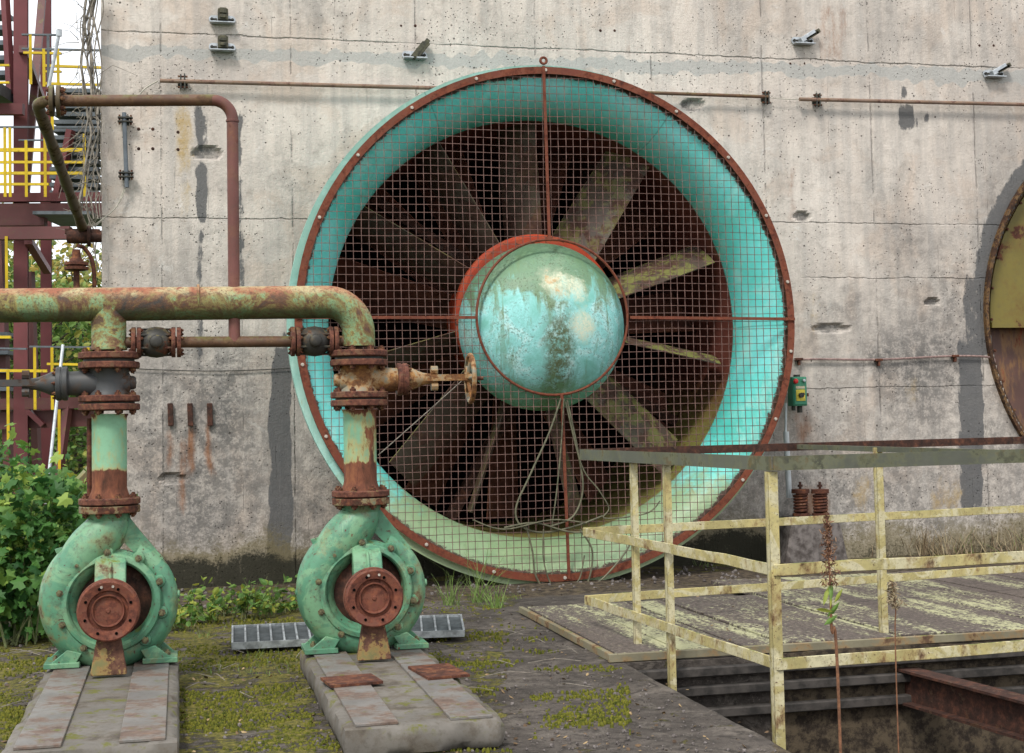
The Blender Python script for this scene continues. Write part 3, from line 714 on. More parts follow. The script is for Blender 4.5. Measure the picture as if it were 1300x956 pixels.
for deg in (112, 140, 165, -150, -118, -92, -60, -28, 5, 40, 76):
    a = math.radians(deg); rd = V((math.cos(a), 0, math.sin(a))); tn = V((-math.sin(a), 0, math.cos(a))); mb = MB()
    d = (tn*.62+AX*.78).normalized(); p = HB+AX*1.25+rd*.35; q = HB+AX*1.25+rd*(RT-.02); nrm = rd.cross(d)*.006
    mb.add([e+d*w_+nrm*sg for e, hw in ((p, .20), (q, .33)) for sg in (-1, 1) for w_ in (-hw, hw)], [(0, 1, 5, 4), (2, 6, 7, 3), (0, 4, 6, 2), (1, 3, 7, 5), (0, 2, 3, 1), (4, 5, 7, 6)])
    mb.build('guide_vane', M_vane, fan)
for px, py, qx, qy in ((690, 440, 560, 690), (690, 440, 900, 560), (690, 400, 470, 250), (690, 400, 780, 150)):   # motor struts deep in the duct
    mb = MB(); a = aY(px, py, GY+1.5); b_ = aY(qx, qy, GY+1.5)
    mb.bar(a, FC+V((0, 1.5, 0))+(b_-FC-V((0, 1.5, 0))).normalized()*RT, .09, .14, up=(0, 1, 0)); mb.build('motor_strut', M_rustdark, fan)

# second opening at the right edge
o2 = thing('covered_fan_opening', (F2.x, WY, 0), 'rusty round opening closed by olive and peeling red plates, at the right edge', 'fan opening')
mb = MB(); c_ = V((F2.x, WY, F2.z))
mb.lathe(c_, AX, [(R2, -.05), (R2+.03, -.05), (R2+.03, .05), (R2-.07, .5), (R2-.12, .5), (R2-.14, .16), (R2-.045, .03)], 96, closed=True); mb.build('rim', M_frame2, o2, ang=50)
mb = MB(); zc = aY(1290, 416, WY+.15).z
pts = []
for i in range(41):
    a = math.asin(max(-1, (zc-F2.z)/(R2-.10))) + (PI-2*math.asin(max(-1, (zc-F2.z)/(R2-.10))))*i/40
    pts.append(V((F2.x+math.cos(a)*(R2-.10), WY+.09, F2.z+math.sin(a)*(R2-.10))))
mb.prism(pts, (0, .03, 0)); mb.build('upper_plate', M_olpanel, o2, ang=30)
mb = MB(); mb.bar((pts[0].x, WY+.08, zc+.02), (pts[-1].x, WY+.08, zc+.02), .03, .05); mb.build('plate_edge', M_olpanel, o2)
mb = MB(); mb.lathe(V((F2.x, WY+.2, F2.z)), AX, [(0, .14), (.5, .12), (R2-.5, .08), (R2-.10, .0), (R2-.10, .06), (0, .18)], 64); mb.build('lower_plate', M_redpanel, o2)
boltring(c_+V((0, .075, 0)), -AX, R2-.10, 40, .015, .010, o2, M_boltrust, 'rim_rivet')

# ------------------------------------------------------------------ pipework
PYc = 7.5
P1x = aY(139, 600, PYc).x; P2x = aY(457, 560, PYc).x
Z1a, Z1b, Z2a, Z2b, Z3a, Z3b = 1.695, 1.61, 1.475, 1.40, .96, .885
PR = .086
def flange(mb, c, axis, R, th, r_in=0, bolts_=8, n=40, bolt_r=.014):
    c = V(c); a = V(axis).normalized()
    mb.lathe(c, a, [(0, 0), (R*.96, 0), (R, th*.15), (R, th*.85), (R*.96, th), (0, th)], n)
def flange_obj(parent, z, x, hub=-1, R=.152, th=.034, up=1, mat=None):
    """flange plate between z and z+th; bolts heads on side up"""
    mb = MB(); flange(mb, (x, PYc, z), (0, 0, 1), R, th)
    f = mb.build('flange', mat or M_flange, parent, ang=25)
    zz = z+th if up > 0 else z
    for k in range(8):
        a = 2*PI*(k+.5)/8; bolt_obj((x+math.cos(a)*R*.82, PYc+math.sin(a)*R*.82, zz), (0, 0, up), .017, .014, f, M_boltrust)
    return f
hz1 = aY(60, 387, PYc).z; hz2 = aY(350, 383, PYc).z
head = thing('header_pipe', ((P1x+P2x)/2, PYc, 0), 'thick mottled green and rust header pipe above both pumps, bending down at its right end', 'pipe')
mb = MB(); xe = aY(-160, 387, PYc).x
a_ = V((xe, PYc, hz1-.01)); c_ = V((P2x, PYc, hz2)); 
path = elbow(a_, c_, V((P2x, PYc, Z1a+.02)), .165, 14)
path = [lerp(path[0], path[1], i/12) for i in range(12)] + path[1:]
mb.tube(path, PR, 40); mb.build('pipe_run', M_header, head, ang=50)
mb = MB(); hzm = lerp(hz1, hz2, .3)
mb.lathe((P1x, PYc, Z1a+.01), (0, 0, 1), [(PR+.004, 0), (PR+.004, .015), (PR, .02), (PR, .14), (PR-.001, hzm-Z1a-.03), (PR*.5, hzm-Z1a-.02)], 40); mb.build('tee_branch', M_header, head, ang=50)
for x in (P1x, P2x): flange_obj(head, Z1a-.036, x, up=1)
for k, x in enumerate((aY(250, 383, PYc).x,)):
    mb = MB(); mb.lathe((x, PYc, hzm+.012), (1, 0, 0), [(PR, 0), (PR+.004, .004), (PR+.004, .01), (PR, .014)], 40); mb.build('weld_seam', M_header, head)

def gate_valve(x, s, mat, label, wheel):
    t = thing('gate_valve', (x, PYc, Z2a), label, 'valve', 'gate valves above the pumps')
    flange_obj(t, Z1b, x, up=-1, mat=M_flange); flange_obj(t, Z2a-.034, x, up=1, mat=M_flange)
    zc = (Z1b+Z2a)/2-.005
    for g0, g1 in ((Z1b+.030, Z1a-.030), (Z2b+.028, Z2a-.030)):
        mb = MB(); mb.lathe((x, PYc, g0), (0, 0, 1), [(0, 0), (.126, 0), (.126, g1-g0), (0, g1-g0)], 32); mb.build('gasket', M_black, t)
    mb = MB()
    mb.lathe((x, PYc, Z2a-.01), (0, 0, 1), [(.105, 0), (.098, .02), (.088, .04), (.092, .065), (.088, .09), (.098, .125), (.11, Z1b-Z2a+.015)], 32)
    # barrel lying along the stem axis, flattened body
    pr = [(0, -.135), (.028, -.132), (.034, -.12), (.036, -.105), (.05, -.10), (.066, -.06), (.072, 0), (.070, .08), (.064, .14), (.060, .19), (.063, .21)]
    mb.lathe((x, PYc, zc), (s, 0, 0), pr, 32)
    mb.build('valve_body', mat, t, ang=50)
    f = MB(); f.lathe((x+s*.20, PYc, zc), (s, 0, 0), [(0, 0), (.083, 0), (.086, .004), (.086, .022), (.082, .026), (.082, .031), (.086, .034), (.086, .052), (.083, .056), (0, .056)], 32)
    fo = f.build('bonnet_flange', mat if s < 0 else M_flange, t, ang=25)
    boltring((x+s*.256, PYc, zc), (s, 0, 0), .072, 8, .009, .010, fo, M_boltrust)
    b = MB(); b.lathe((x+s*.25, PYc, zc), (s, 0, 0), [(.064, 0), (.060, .03), (.05, .05), (.034, .09), (.024, .15), (.021, .17), (0, .17)], 28)
    b.build('bonnet', mat, t, ang=50)
    y_ = MB(); L = .60 if s > 0 else .75
    for dy in (-1, 1): y_.bar((x+s*.32, PYc+dy*.024, zc+.006), (x+s*(L-.02), PYc+dy*.02, zc+.006), .012, .034)
    y_.cyl((x+s*.40, PYc, zc-.055), (x+s*.40, PYc, zc+.06), .007, 8)
    for zz in (-.04, .045): y_.cyl((x+s*.385, PYc, zc+zz), (x+s*.42, PYc, zc+zz), .024, 8)
    y_.build('yoke', mat, t)
    st = MB(); st.cyl((x+s*.30, PYc, zc), (x+s*(L+.07), PYc, zc), .010, 10); st.build('stem', M_rust if s > 0 else mat, t)
    if s > 0:
        # wheel leans a little so its face is glimpsed
        w_ = MB(); wc = V((x+s*L, PYc, zc)); ax = V((1, -.03, .0)).normalized(); e = V((0, 0, 1)); g_ = ax.cross(e); WR = .125
    else:
        w_ = MB(); wc = V((x+s*L, PYc, zc)); ax = V((1, .0, .0)); e = V((0, 0, 1)); g_ = ax.cross(e); WR = .125
    w_.tube([wc+(e*math.cos(a)+g_*math.sin(a))*WR for a in [2*PI*i/40 for i in range(40)]], .0135, 8, closed=True)
    for k in range(5):
        a = 2*PI*k/5+.3; d = e*math.cos(a)+g_*math.sin(a); w_.tube([wc+d*.02-ax*.014, wc+d*.07-ax*.008, wc+d*WR], [.012, .009, .009], 8)
    w_.lathe(wc-ax*.03, ax, [(0, 0), (.026, 0), (.028, .03), (.02, .045), (0, .045)], 16)
    w_.build('handwheel', M_valveochre if s > 0 else mat, t)
    return t
gate_valve(P1x, -1, M_valvegrey, 'dark grey gate valve pointing left above the left pump, tapering to a long stem', False)
gate_valve(P2x, 1, M_valveochre, 'rusty ochre gate valve pointing right with its handwheel in front of the fan', True)

for x, lab in ((P1x, 'pale green and rust pipe length standing on the left pump'), (P2x, 'pale green peeling pipe length standing on the right pump')):
    t = thing('spool_pipe', (x, PYc, Z3b), lab, 'pipe', 'short upright pipes on the pumps')
    mb = MB(); mb.lathe((x, PYc, Z3a-.02), (0, 0, 1), [(PR+.024, 0), (PR+.016, .02), (PR+.004, .05), (PR, .07), (PR, Z2b-Z3a-.02), (PR+.008, Z2b-Z3a+.0)], 40); mb.build('pipe_body', M_spool, t, ang=50)
    flange_obj(t, Z2b-.002, x, up=-1); flange_obj(t, Z3a-.036, x, up=1)
# tall thin conduit clipped behind the left spool
mb = MB(); mb.tube([(P1x-.098, PYc+.03, .9), (P1x-.098, PYc+.03, 1.36)], .014, 8); tag(mb.build('drain_pipe', M_rust), 'thin rusty drain pipe clipped beside the left upright pipe', 'pipe')

# bypass line with two small valves and the riser
BZ = aY(297, 434, PYc).z
byp = thing('bypass_pipe', (aY(297, 434, PYc).x, PYc, BZ), 'narrow rusty pipe between the two pump lines, with tall riser and overhead run', 'pipe')
mb = MB(); xa, xb = aY(221, 434, PYc).x, aY(374, 434, PYc).x
mb.cyl((xa-.01, PYc, BZ), (xb+.01, PYc, BZ), .029, 20); mb.build('cross_pipe', M_brownpipe, byp)
for px0, px1 in ((158, 176), (420, 436)):
    mb = MB(); mb.cyl((aY(px0, 434, PYc).x, PYc, BZ), (aY(px1, 434, PYc).x, PYc, BZ), .029, 20); mb.build('stub_pipe', M_brownpipe, byp)
pl = aY(78, 128, PYc); pc = aY(291, 127, PYc); pb = V((aY(297.5, 425, PYc).x, PYc, BZ))
mb = MB(); path = elbow(pl, V((pb.x, PYc, pc.z)), pb, .10, 12)
mb.tube(path[1:], .030, 20, cap=False); mb.build('riser', M_riser, byp, ang=50)
mb = MB(); mb.tube([path[0], path[1]], .030, 20, cap=False); mb.build('overhead_run', M_brownpipe, byp, ang=50)
for p in (path[-2],):
    mb = MB(); mb.lathe(p, (0, 0, -1), [(.030, 0), (.034, .002), (.034, .012), (.030, .014)], 20); mb.build('weld_collar', M_riser, byp)
def check_valve(px, lab):
    c_ = V((aY(px, 434, PYc).x, PYc, BZ)); t = thing('check_valve', (c_.x, c_.y, c_.z-.1), lab, 'valve', 'small ball valves on the bypass')
    mb = MB(); mb.lathe(c_, (1, 0, 0), [(.03, -.10), (.035, -.085), (.055, -.065), (.075, -.035), (.080, 0), (.075, .035), (.055, .065), (.035, .085), (.03, .10)], 32)
    mb.lathe(c_+V((0, -.07, .0)), (0, -1, 0), [(.034, 0), (.034, .022), (.026, .030), (.012, .033), (0, .033)], 16)
    for a in range(6):
        an = a*PI/3; mb.cyl(c_+V((-.085, math.cos(an+.5)*.066, math.sin(an+.5)*.066)), c_+V((.085, math.cos(an+.5)*.066, math.sin(an+.5)*.066)), .006, 6)
    mb.build('valve_body', M_check, t, ang=50)
    for s in (-1, 1):
        mb = MB()
        for h in (.075, .102): mb.lathe(c_, (s, 0, 0), [(0, h), (.076, h), (.078, h+.004), (.078, h+.018), (.076, h+.021), (0, h+.021)], 32)
        f = mb.build('flange', M_flange, t, ang=25)
        boltring(c_+V((s*.123, 0, 0)), (s, 0, 0), .062, 6, .010, .008, f, M_boltrust)
        boltring(c_+V((s*.075, 0, 0)), (-s, 0, 0), .062, 6, .010, .007, f, M_boltrust)
check_valve(198.5, 'small dark ball-shaped valve on the bypass pipe beside the left pump line')
check_valve(399, 'small dark ball-shaped valve on the bypass pipe beside the right pump line')

# overhead branch: flange, elbow, sloping pipe going back to a valve by the wall corner
ov = thing('overhead_branch_pipe', aY(66, 128, PYc)+V((0, 0, -.1)), 'mossy brown sloping pipe with bolted flange, left of the wall corner', 'pipe')
mb = MB(); a_ = aY(78, 128, PYc); k_ = aY(46, 129, PYc); e_ = aD(105, 290, 9.4)
path = elbow(a_, k_, e_, .07, 10); L = [path[0]]+path[1:-1]+[lerp(path[-2], path[-1], i/14) for i in range(1, 15)]
rr = [.030]*(len(path)-1) + [.030+.003*math.sin(i*2.1)+.003*random.random() for i in range(14)]
mb.tube(L, rr, 16); mb.build('sloping_pipe', M_olive, ov, ang=60)
for dx in (0, .034):
    mb = MB(); fc = aY(63, 128, PYc)+V((dx, 0, 0)); mb.lathe(fc, (1, 0, 0), [(0, 0), (.078, 0), (.080, .003), (.080, .018), (.078, .021), (0, .021)], 32)
    f = mb.build('flange', M_olive, ov, ang=25)
boltring(fc+V((.021, 0, 0)), (1, 0, 0), .062, 8, .012, .016, f, M_boltrust); boltring(fc+V((-.034, 0, 0)), (-1, 0, 0), .062, 8, .012, .010, f, M_boltrust)
vt = thing('corner_valve', aD(98, 372, 9.4), 'small rusty flanged valve hanging below the sloping pipe, by the wall corner', 'valve')
c_ = aD(107, 300, 9.4)
mb = MB(); mb.lathe(c_-V((.11, 0, 0)), (1, 0, 0), [(0, 0), (.045, 0), (.05, .03), (.05, .13), (.07, .13), (.07, .15), (.04, .15), (.04, .22), (0, .22)], 16); mb.bar(c_+V((-.12, 0, .03)), c_+V((.1, 0, .03)), .07, .03); mb.build('valve_body', M_rustdark, vt, ang=30)
c2_ = aD(97, 338, 9.35)
mb = MB(); mb.lathe(c2_, (0, 0, 1), [(0, -.03), (.05, -.03), (.076, -.024), (.078, -.006), (.06, -.004), (.06, .004), (.078, .006), (.076, .024), (.05, .03), (.03, .06), (.025, .11), (0, .11)], 24); mb.build('flange_pair', M_rust, vt, ang=25)
mb = MB(); mb.tube([c2_-V((0, 0, .03)), c2_-V((0, 0, .32))], .020, 12); mb.build('drop_pipe', M_rust, vt)
mb = MB(); mb.tube(smoothpath([aD(99, 312, 9.35), aD(108, 316, 9.4), aD(118, 335, 9.4), aD(120, 375, 9.4), aD(120, 420, 9.4)], 5), .014, 10); mb.build('bent_pipe', M_rust, vt)
mb = MB(); mb.tube([aD(75, 42, 9.0), aD(62, 110, 9.0), aD(57, 165, 9.0)], .011, 10)
mb.lathe(aD(75, 42, 9), aD(75, 40, 9)-aD(75, 44, 9), [(0, -.02), (.018, -.02), (.018, .02), (0, .02)], 10)
tag(mb.build('lever_rod', M_galv), 'thin grey rod leaning behind the overhead pipe flange', 'rod')

def rough_block(mb, c, sz, seg=.035, amp=.007):
    """a cast block whose arrises are worn and chipped"""
    hx, hy, hz = (q/2 for q in sz); n = [max(2, int(q/seg)) for q in sz]; idx = {}; vs = []; fs = []
    def vid(i, j, k):
        if (i, j, k) in idx: return idx[(i, j, k)]
        p = V((-hx+2*hx*i/n[0], -hy+2*hy*j/n[1], -hz+2*hz*k/n[2])); ed = sum((i in (0, n[0]), j in (0, n[1]), k in (0, n[2])))
        w = c+p; nn = noise.fractal(w*7, .8, 2., 4)
        if ed >= 2: p = p - V(((p.x > 0)-(p.x < 0) if i in (0, n[0]) else 0, (p.y > 0)-(p.y < 0) if j in (0, n[1]) else 0, (p.z > 0)-(p.z < 0) if k in (0, n[2]) else 0))*(.007+max(0, nn)*.030)
        else: p = p + noise.noise_vector(w*9)*amp*.35
        idx[(i, j, k)] = len(vs); vs.append(c+p); return idx[(i, j, k)]
    for a in range(3):
        u, v = [q for q in range(3) if q != a]
        for side in (0, n[a]):
            for i in range(n[u]):
                for j in range(n[v]):
                    f = []
                    for du, dv in ((0, 0), (1, 0), (1, 1), (0, 1)):
                        t = [0, 0, 0]; t[a] = side; t[u] = i+du; t[v] = j+dv; f.append(vid(*t))
                    fs.append(f)
    mb.add(vs, fs)
# ------------------------------------------------------------------ pumps
AZ = .44
def build_pump(x):
    t = thing('centrifugal_pump', (x, PYc, .13), 'green pump on the left, its rusty drive disc nearly hiding the casing centre', 'pump', 'green centrifugal pumps')
    c = V((x+.01, PYc, AZ))
    # volute: spiral tube that ends in the neck
    mb = MB(); pts = []; rs = []
    a0, a1 = math.radians(64), math.radians(64-294)
    N = 44
    for i in range(N+1):
        q = i/N; a = lerp(a0, a1, q); rm = .056+.052*q; R = lerp(.320, .362, q**1.3)-rm
        pts.append(c+V((math.cos(a)*R, .0, math.sin(a)*R))); rs.append(rm)
    endp = pts[-1]
    neck = smoothpath([pts[-3], endp, c+V((-.108, 0, .268)), c+V((-.048, 0, .328)), c+V((-.014, 0, .385)), V((x-.0, PYc, Z3b-.02))], 5)[5:]
    nr = [rs[-1]+(0.088-rs[-1])*i/(len(neck)-1)+.014*math.sin(PI*i/(len(neck)-1)) for i in range(len(neck))]
    mb.tube(pts+neck[1:], rs+nr[1:], 28)
    mb.lathe((x, PYc, Z3b-.06), (0, 0, 1), [(.084, -.03), (.088, 0), (.10, .03), (.108, .061)], 32)
    # back disc closing the casing
    mb.lathe(c+V((0, .03, 0)), AX, [(0, -.02), (.25, -.02), (.25, .06), (0, .06)], 40)
    # web between discharge flange and right shoulder
    mb.prism([V((x+.02, PYc-.030, Z3b-.03)), V((x+.098, PYc-.030, Z3b-.03)), V((x+.150, PYc-.030, AZ+.345)), V((x+.262, PYc-.030, AZ+.205)), V((x+.200, PYc-.030, AZ+.15)), V((x+.105, PYc-.030, AZ+.255)), V((x+.062, PYc-.030, AZ+.300)), V((x+.030, PYc-.030, AZ+.335))], (0, .045, 0))
    mb.prism([V((x-.235, PYc-.012, AZ+.20)), V((x-.265, PYc-.012, AZ+.27)), V((x-.18, PYc-.012, AZ+.29))], (0, .025, 0))
    cas = mb.build('casing', M_pump, t, ang=48)
    fl = MB(); fl.lathe((x, PYc, Z3b-.002), (0, 0, 1), [(0, 0), (.148, 0), (.150, .004), (.150, .032), (.148, .036), (0, .036)], 40); f = fl.build('discharge_flange', M_pumpfl, t, ang=25)
    for k in range(8):
        a = 2*PI*(k+.5)/8; bolt_obj((x+math.cos(a)*.124, PYc+math.sin(a)*.124, Z3b-.002), (0, 0, -1), .017, .014, f, M_boltrust)
    cf = c+V((0, -.085, 0))
    # front cover ring with lugs
    mb = MB(); mb.lathe(cf, AX, [(.206, -.012), (.214, -.018), (.236, -.014), (.244, -.004), (.244, .03), (.262, .05), (.262, .10), (.200, .10), (.200, .0)], 64, closed=True)
    for k in range(10):
        a = 2*PI*(k+.62)/10; p = cf+V((math.cos(a)*.252, -.002, math.sin(a)*.252)); mb.lathe(p, AX, [(0, 0), (.026, 0), (.031, .01), (.033, .08), (0, .08)], 14)
    mb.build('cover_ring', M_pump, t, ang=40)
    for k in range(10):
        a = 2*PI*(k+.62)/10; p = cf+V((math.cos(a)*.252, -.002, math.sin(a)*.252))
        mb = MB(); mb.lathe(p, -AX, [(0, 0), (.019, 0), (.018, .016), (.010, .017), (.010, .030), (0, .032)], 6); mb.build('cover_bolt', M_boltd, t, ang=25)
    mb = MB(); mb.lathe(cf+V((0, .06, 0)), AX, [(0, -.10), (.055, -.10), (.07, -.06), (.12, -.02), (.19, .0), (.203, .01), (.203, .03), (0, .03)], 40); mb.build('seal_housing', M_rustdark, t, ang=35)
    # bearing bracket: arm from the ring's top forward to the drive
    mb = MB()
    top = cf+V((.0, -.02, .215))
    poly = [V((-.0725, 0, 0)), V((.0725, 0, 0)), V((.0725, -.02, -.02)), V((.0725, -.13, -.06)), V((-.0725, -.13, -.06)), V((-.0725, -.02, -.02))]
    A = [(-.072, .0), (.072, .0)]
    prof_ = [(0, .01), (-.03, -.002), (-.055, -.02), (-.075, -.06), (-.10, -.13), (-.14, -.20), (-.05, -.20), (0., -.10)]
    mb.prism([V((top.x-.074, top.y+a, top.z+b)) for a, b in prof_], (.148, 0, 0))
    mb.prism([V((top.x-.007, top.y+a-.022, top.z+b) ) for a, b in prof_[1:6]]+[V((top.x-.007, top.y-.10, top.z-.20)), V((top.x-.007, top.y, top.z-.03))], (.014, 0, 0))
    mb.build('bearing_bracket', M_pump, t, bev=.005, ang=40)
    mb = MB(); mb.lathe(cf, -AX, [(.075, -.02), (.075, .20), (.06, .22), (.035, .24), (.035, .27), (0, .27)], 28)
    mb.build('bearing_housing', M_rustdark, t, ang=35)
    # drive disc
    mb = MB(); pc_ = cf+V((0, -.34, 0))
    mb.lathe(pc_, AX, [(0, .012), (.008, .012), (.012, .018), (.066, .020), (.070, .006), (.074, .004), (.080, .022), (.092, .024), (.098, .004), (.136, -.004), (.144, .004), (.144, .022), (.132, .026), (.130, .046), (.146, .050), (.148, .080), (.136, .084), (.10, .085), (.09, .11), (.05, .12), (0, .12)], 56)
    dd = mb.build('drive_disc', M_disc, t, ang=35)
    for k in range(8):
        a = 2*PI*k/8+.35; p = pc_+V((math.cos(a)*.112, -.0015, math.sin(a)*.112)); mb = MB(); mb.lathe(p, -AX, [(.0, 0), (.0075, 0), (.0065, .003), (0, .0035)], 10)
        mb.build('disc_hole', M_dark, dd)
    for k in (0, 1):
        a = PI/2-.2+k*.45; p = pc_+V((math.cos(a)*.118, -.002, math.sin(a)*.118)); mb = MB(); mb.lathe(p, -AX, [(0, 0), (.007, 0), (.006, .004), (0, .004)], 8); mb.build('pale_screw', M_bolt, dd)
    # stand under the drive
    mb = MB(); yb = pc_.y+.05; mb.prism([V((pc_.x-.052, yb, AZ-.12)), V((pc_.x+.052, yb, AZ-.12)), V((pc_.x+.06, yb, AZ-.16)), V((pc_.x+.083, yb-.01, .15)), V((pc_.x+.083, yb-.01, .132)), V((pc_.x-.083, yb-.01, .132)), V((pc_.x-.083, yb-.01, .15)), V((pc_.x-.06, yb, AZ-.16))], (0, .05, 0))
    mb.build('drive_stand', M_stand, t, bev=.004)
    # feet
    for s in (-1, 1):
        mb = MB(); y0 = c.y-.10
        mb.prism([V((c.x+s*.14, y0, AZ-.24)), V((c.x+s*.21, y0, AZ-.22)), V((c.x+s*.290, y0, .156)), V((c.x+s*.290, y0, .134)), V((c.x+s*.165, y0, .134)), V((c.x+s*.165, y0, .160))], (0, .022, 0))
        mb.prism([V((c.x+s*.13, y0+.17, AZ-.23)), V((c.x+s*.22, y0+.17, AZ-.20)), V((c.x+s*.305, y0+.17, .160)), V((c.x+s*.305, y0+.17, .134)), V((c.x+s*.165, y0+.17, .134)), V((c.x+s*.165, y0+.17, .160))], (0, .022, 0))
        mb.box((c.x+s*.235, c.y, .147), (.17, .235, .026))
        f = mb.build('foot', M_pump, t, bev=.003)
        bolt_obj((c.x+s*.27, c.y-.02, .160), (0, 0, 1), .016, .016, f, M_boltd)
    for s in (-1,):
        mb = MB(); mb.lathe(c+V((-.345, 0, -.0)), (-1, 0, 0), [(0, -.02), (.018, -.02), (.018, .008), (.01, .012), (0, .012)], 10); mb.build('drain_plug', M_pump, t)
        mb = MB(); mb.lathe(c+V((.318, 0, .02)), (1, 0, 0), [(0, -.03), (.02, -.03), (.02, .012), (.012, .016), (0, .016)], 10); mb.build('drain_plug', M_pump, t)
    return t
M_strip = rusty('base_strip', (.185, .175, .165), .42, 6, rust=((.07, .05, .04), (.13, .09, .07), (.19, .12, .08)), halo=.4, halocol=(.16, .12, .09), dirt=.5, rough=.5, streak=1, soft=.07, moss=.15, mosscol=(.10, .10, .02))
M_disc = rusty('drive_disc_rust', (.14, .042, .028), .55, 12, rust=((.05, .018, .013), (.13, .042, .026), (.22, .075, .038)), halo=.1, rough=.6)
M_stand = rusty('stand_rust', (.16, .15, .06), .55, 9, rust=((.04, .02, .014), (.10, .045, .03), (.17, .09, .05)), halo=.6, moss=.2)
M_pumpfl = rusty('pump_flange', (.13, .15, .10), .55, 14, moss=.4, mosscol=(.16, .15, .07))
p1 = build_pump(P1x)
p2 = copy_tree(p1, None, (P2x-P1x, 0, 0)); p2['label'] = 'green pump on the right, in front of the edge of the big fan'
for x, lab, s in ((P1x, 'pale concrete pump base under the left pump', 0), (P2x, 'pale concrete pump base under the right pump, with loose steel plates', 1)):
    t = thing('pump_base', (x, 7.1, 0), lab, 'base', 'pump bases')
    mb = MB(); wd = .335; 
    rough_block(mb, V((x+.012, 6.66, .0605)), (wd*2-.02, 2.10, .118)); mb.build('concrete_block', M_plinth, t, ang=60)
    mb = MB()
    for sx in (-1, 1): mb.box((x+.012+sx*.19, 6.67, .125), (.17, 2.06, .012))
    mb.build('steel_strip', M_plate, t, bev=.002) if False else mb.build('steel_strip', M_strip, t, bev=.002)
    if s:
        for dx, dy, w_, l_ in ((.25, 6.66, .20, .34), (-.17, 6.56, .24, .22)):
            mb = MB(); mb.box((x+dx, dy, .138), (w_, l_, .012), Matrix.Rotation(.12, 3, 'Z')); mb.build('loose_plate', M_rust, t)

# ------------------------------------------------------------------ wall fittings
M_cond = rusty('pale_conduit', (.20, .135, .10), .4, 9, rust=((.07, .04, .03), (.17, .10, .075), (.28, .19, .14)), halo=.2)
def wconduit(pts, lab, r=.018, mat=None, name='wall_conduit'):
    mb = MB(); mb.tube([aY(x, y, WY-.07) for x, y in pts], r, 10); return tag(mb.build(name, mat or M_cond), lab, 'pipe')
wconduit([(203, 102.5), (560, 112)], 'thin rusty conduit on the wall at upper left of the fan')
wconduit([(800, 117), (975, 123)], 'thin dark rusty conduit on the wall just right of the fan top', .016, M_brownpipe)
wconduit([(1015, 126), (1330, 133.5)], 'thin rusty conduit running along the wall to the right edge')
def clamp(px, py, lab, vertical=False):
    t = thing('pipe_clamp', aY(px, py, WY-.0), lab, 'clamp', 'black pipe clamps on the wall')
    mb = MB(); c_ = aY(px, py, WY-.06)
    d1, d2 = (V((1, 0, 0)), V((0, 0, 1)))
    if vertical: d1, d2 = d2, d1
    for s in (-1, 1):
        mb.bar(c_+d1*s*.016-d2*.06, c_+d1*s*.016+d2*.06, .012, .05, up=(0, 1, 0))
    mb.bar(c_-d2*.03+V((0, .03, 0)), c_+d2*.03+V((0, .03, 0)), .08, .02, up=(0, 1, 0))
    mb.build('jaw', M_black, t, bev=.002)
    for s in (-1, 1): mb = MB(); mb.cyl(c_+d2*s*.045-d1*.04, c_+d2*s*.045+d1*.04, .008, 8); mb.build('clamp_bolt', M_boltrust, t)
clamp(232, 104, 'black pipe clamp on the conduit at upper left of the wall'); clamp(973, 124, 'black pipe clamp at the right end of the conduit beside the fan'); clamp(1038, 127, 'black pipe clamp at the left end of the right-hand conduit')
mb = MB(); mb.tube([aY(157.5, 143, WY-.06), aY(161, 238, WY-.06)], .018, 10); mb.build('wall_conduit', M_galvd if False else M_tread, label='short upright grey conduit between two clamps near the wall corner', cat='pipe')
clamp(159, 152, 'black clamp at the top of the short upright conduit', True); clamp(160, 222, 'black clamp at the bottom of the short upright conduit', True)
def cord(pts, lab, r=.006, mat=None, name='cord', Y=WY-.05, k=5, cat='cord'):
    mb = MB(); mb.tube(smoothpath([aY(x, y, Y) for x, y in pts], k), r, 6); return tag(mb.build(name, mat or M_cord), lab, cat)
cord([(176, 121), (186, 111), (200, 103)], 'pale cord rising from the overhead pipe to the wall conduit', .007)
cord([(157, 240), (148, 262), (128, 280), (112, 290)], 'pale cord hanging from the short upright conduit to the wall corner', .006)
cord([(159, 240), (152, 256), (138, 272), (120, 288)], 'second pale cord beside it at the wall corner, slightly shorter', .005)
cord([(160, 466), (190, 469), (280, 471), (380, 467)], 'thin wire stretched across the wall between the pumps and the fan', .004, M_black, Y=WY-.02)
cord([(1008, 457), (1040, 456), (1115, 456.5), (1212, 452), (1258, 454), (1262, 462)], 'pinkish grey cable running along the wall from fan to right opening', .010, plain('old_cable', (.30, .20, .18), .7, 0, .5, 30), Y=WY-.03)
for x, y, l in ((1014, 456, 'small rusty cable clip next to the fan rim'), (1115, 457, 'small rusty cable clip in the middle of the wall cable'), (1212, 452, 'small rusty cable clip near the right opening')):
    mb = MB(); c_ = aY(x, y, WY-.03); mb.box(c_, (.07, .05, .022)); mb.box(c_+V((0, 0, -.03)), (.02, .04, .05)); mb.build('cable_clip', M_rust, label=l, cat='clip', group='cable clips', bev=.003)
cord([(976, 124), (1000, 126), (1016, 126)], 'thin grey wire linking the two upper conduits', .004)
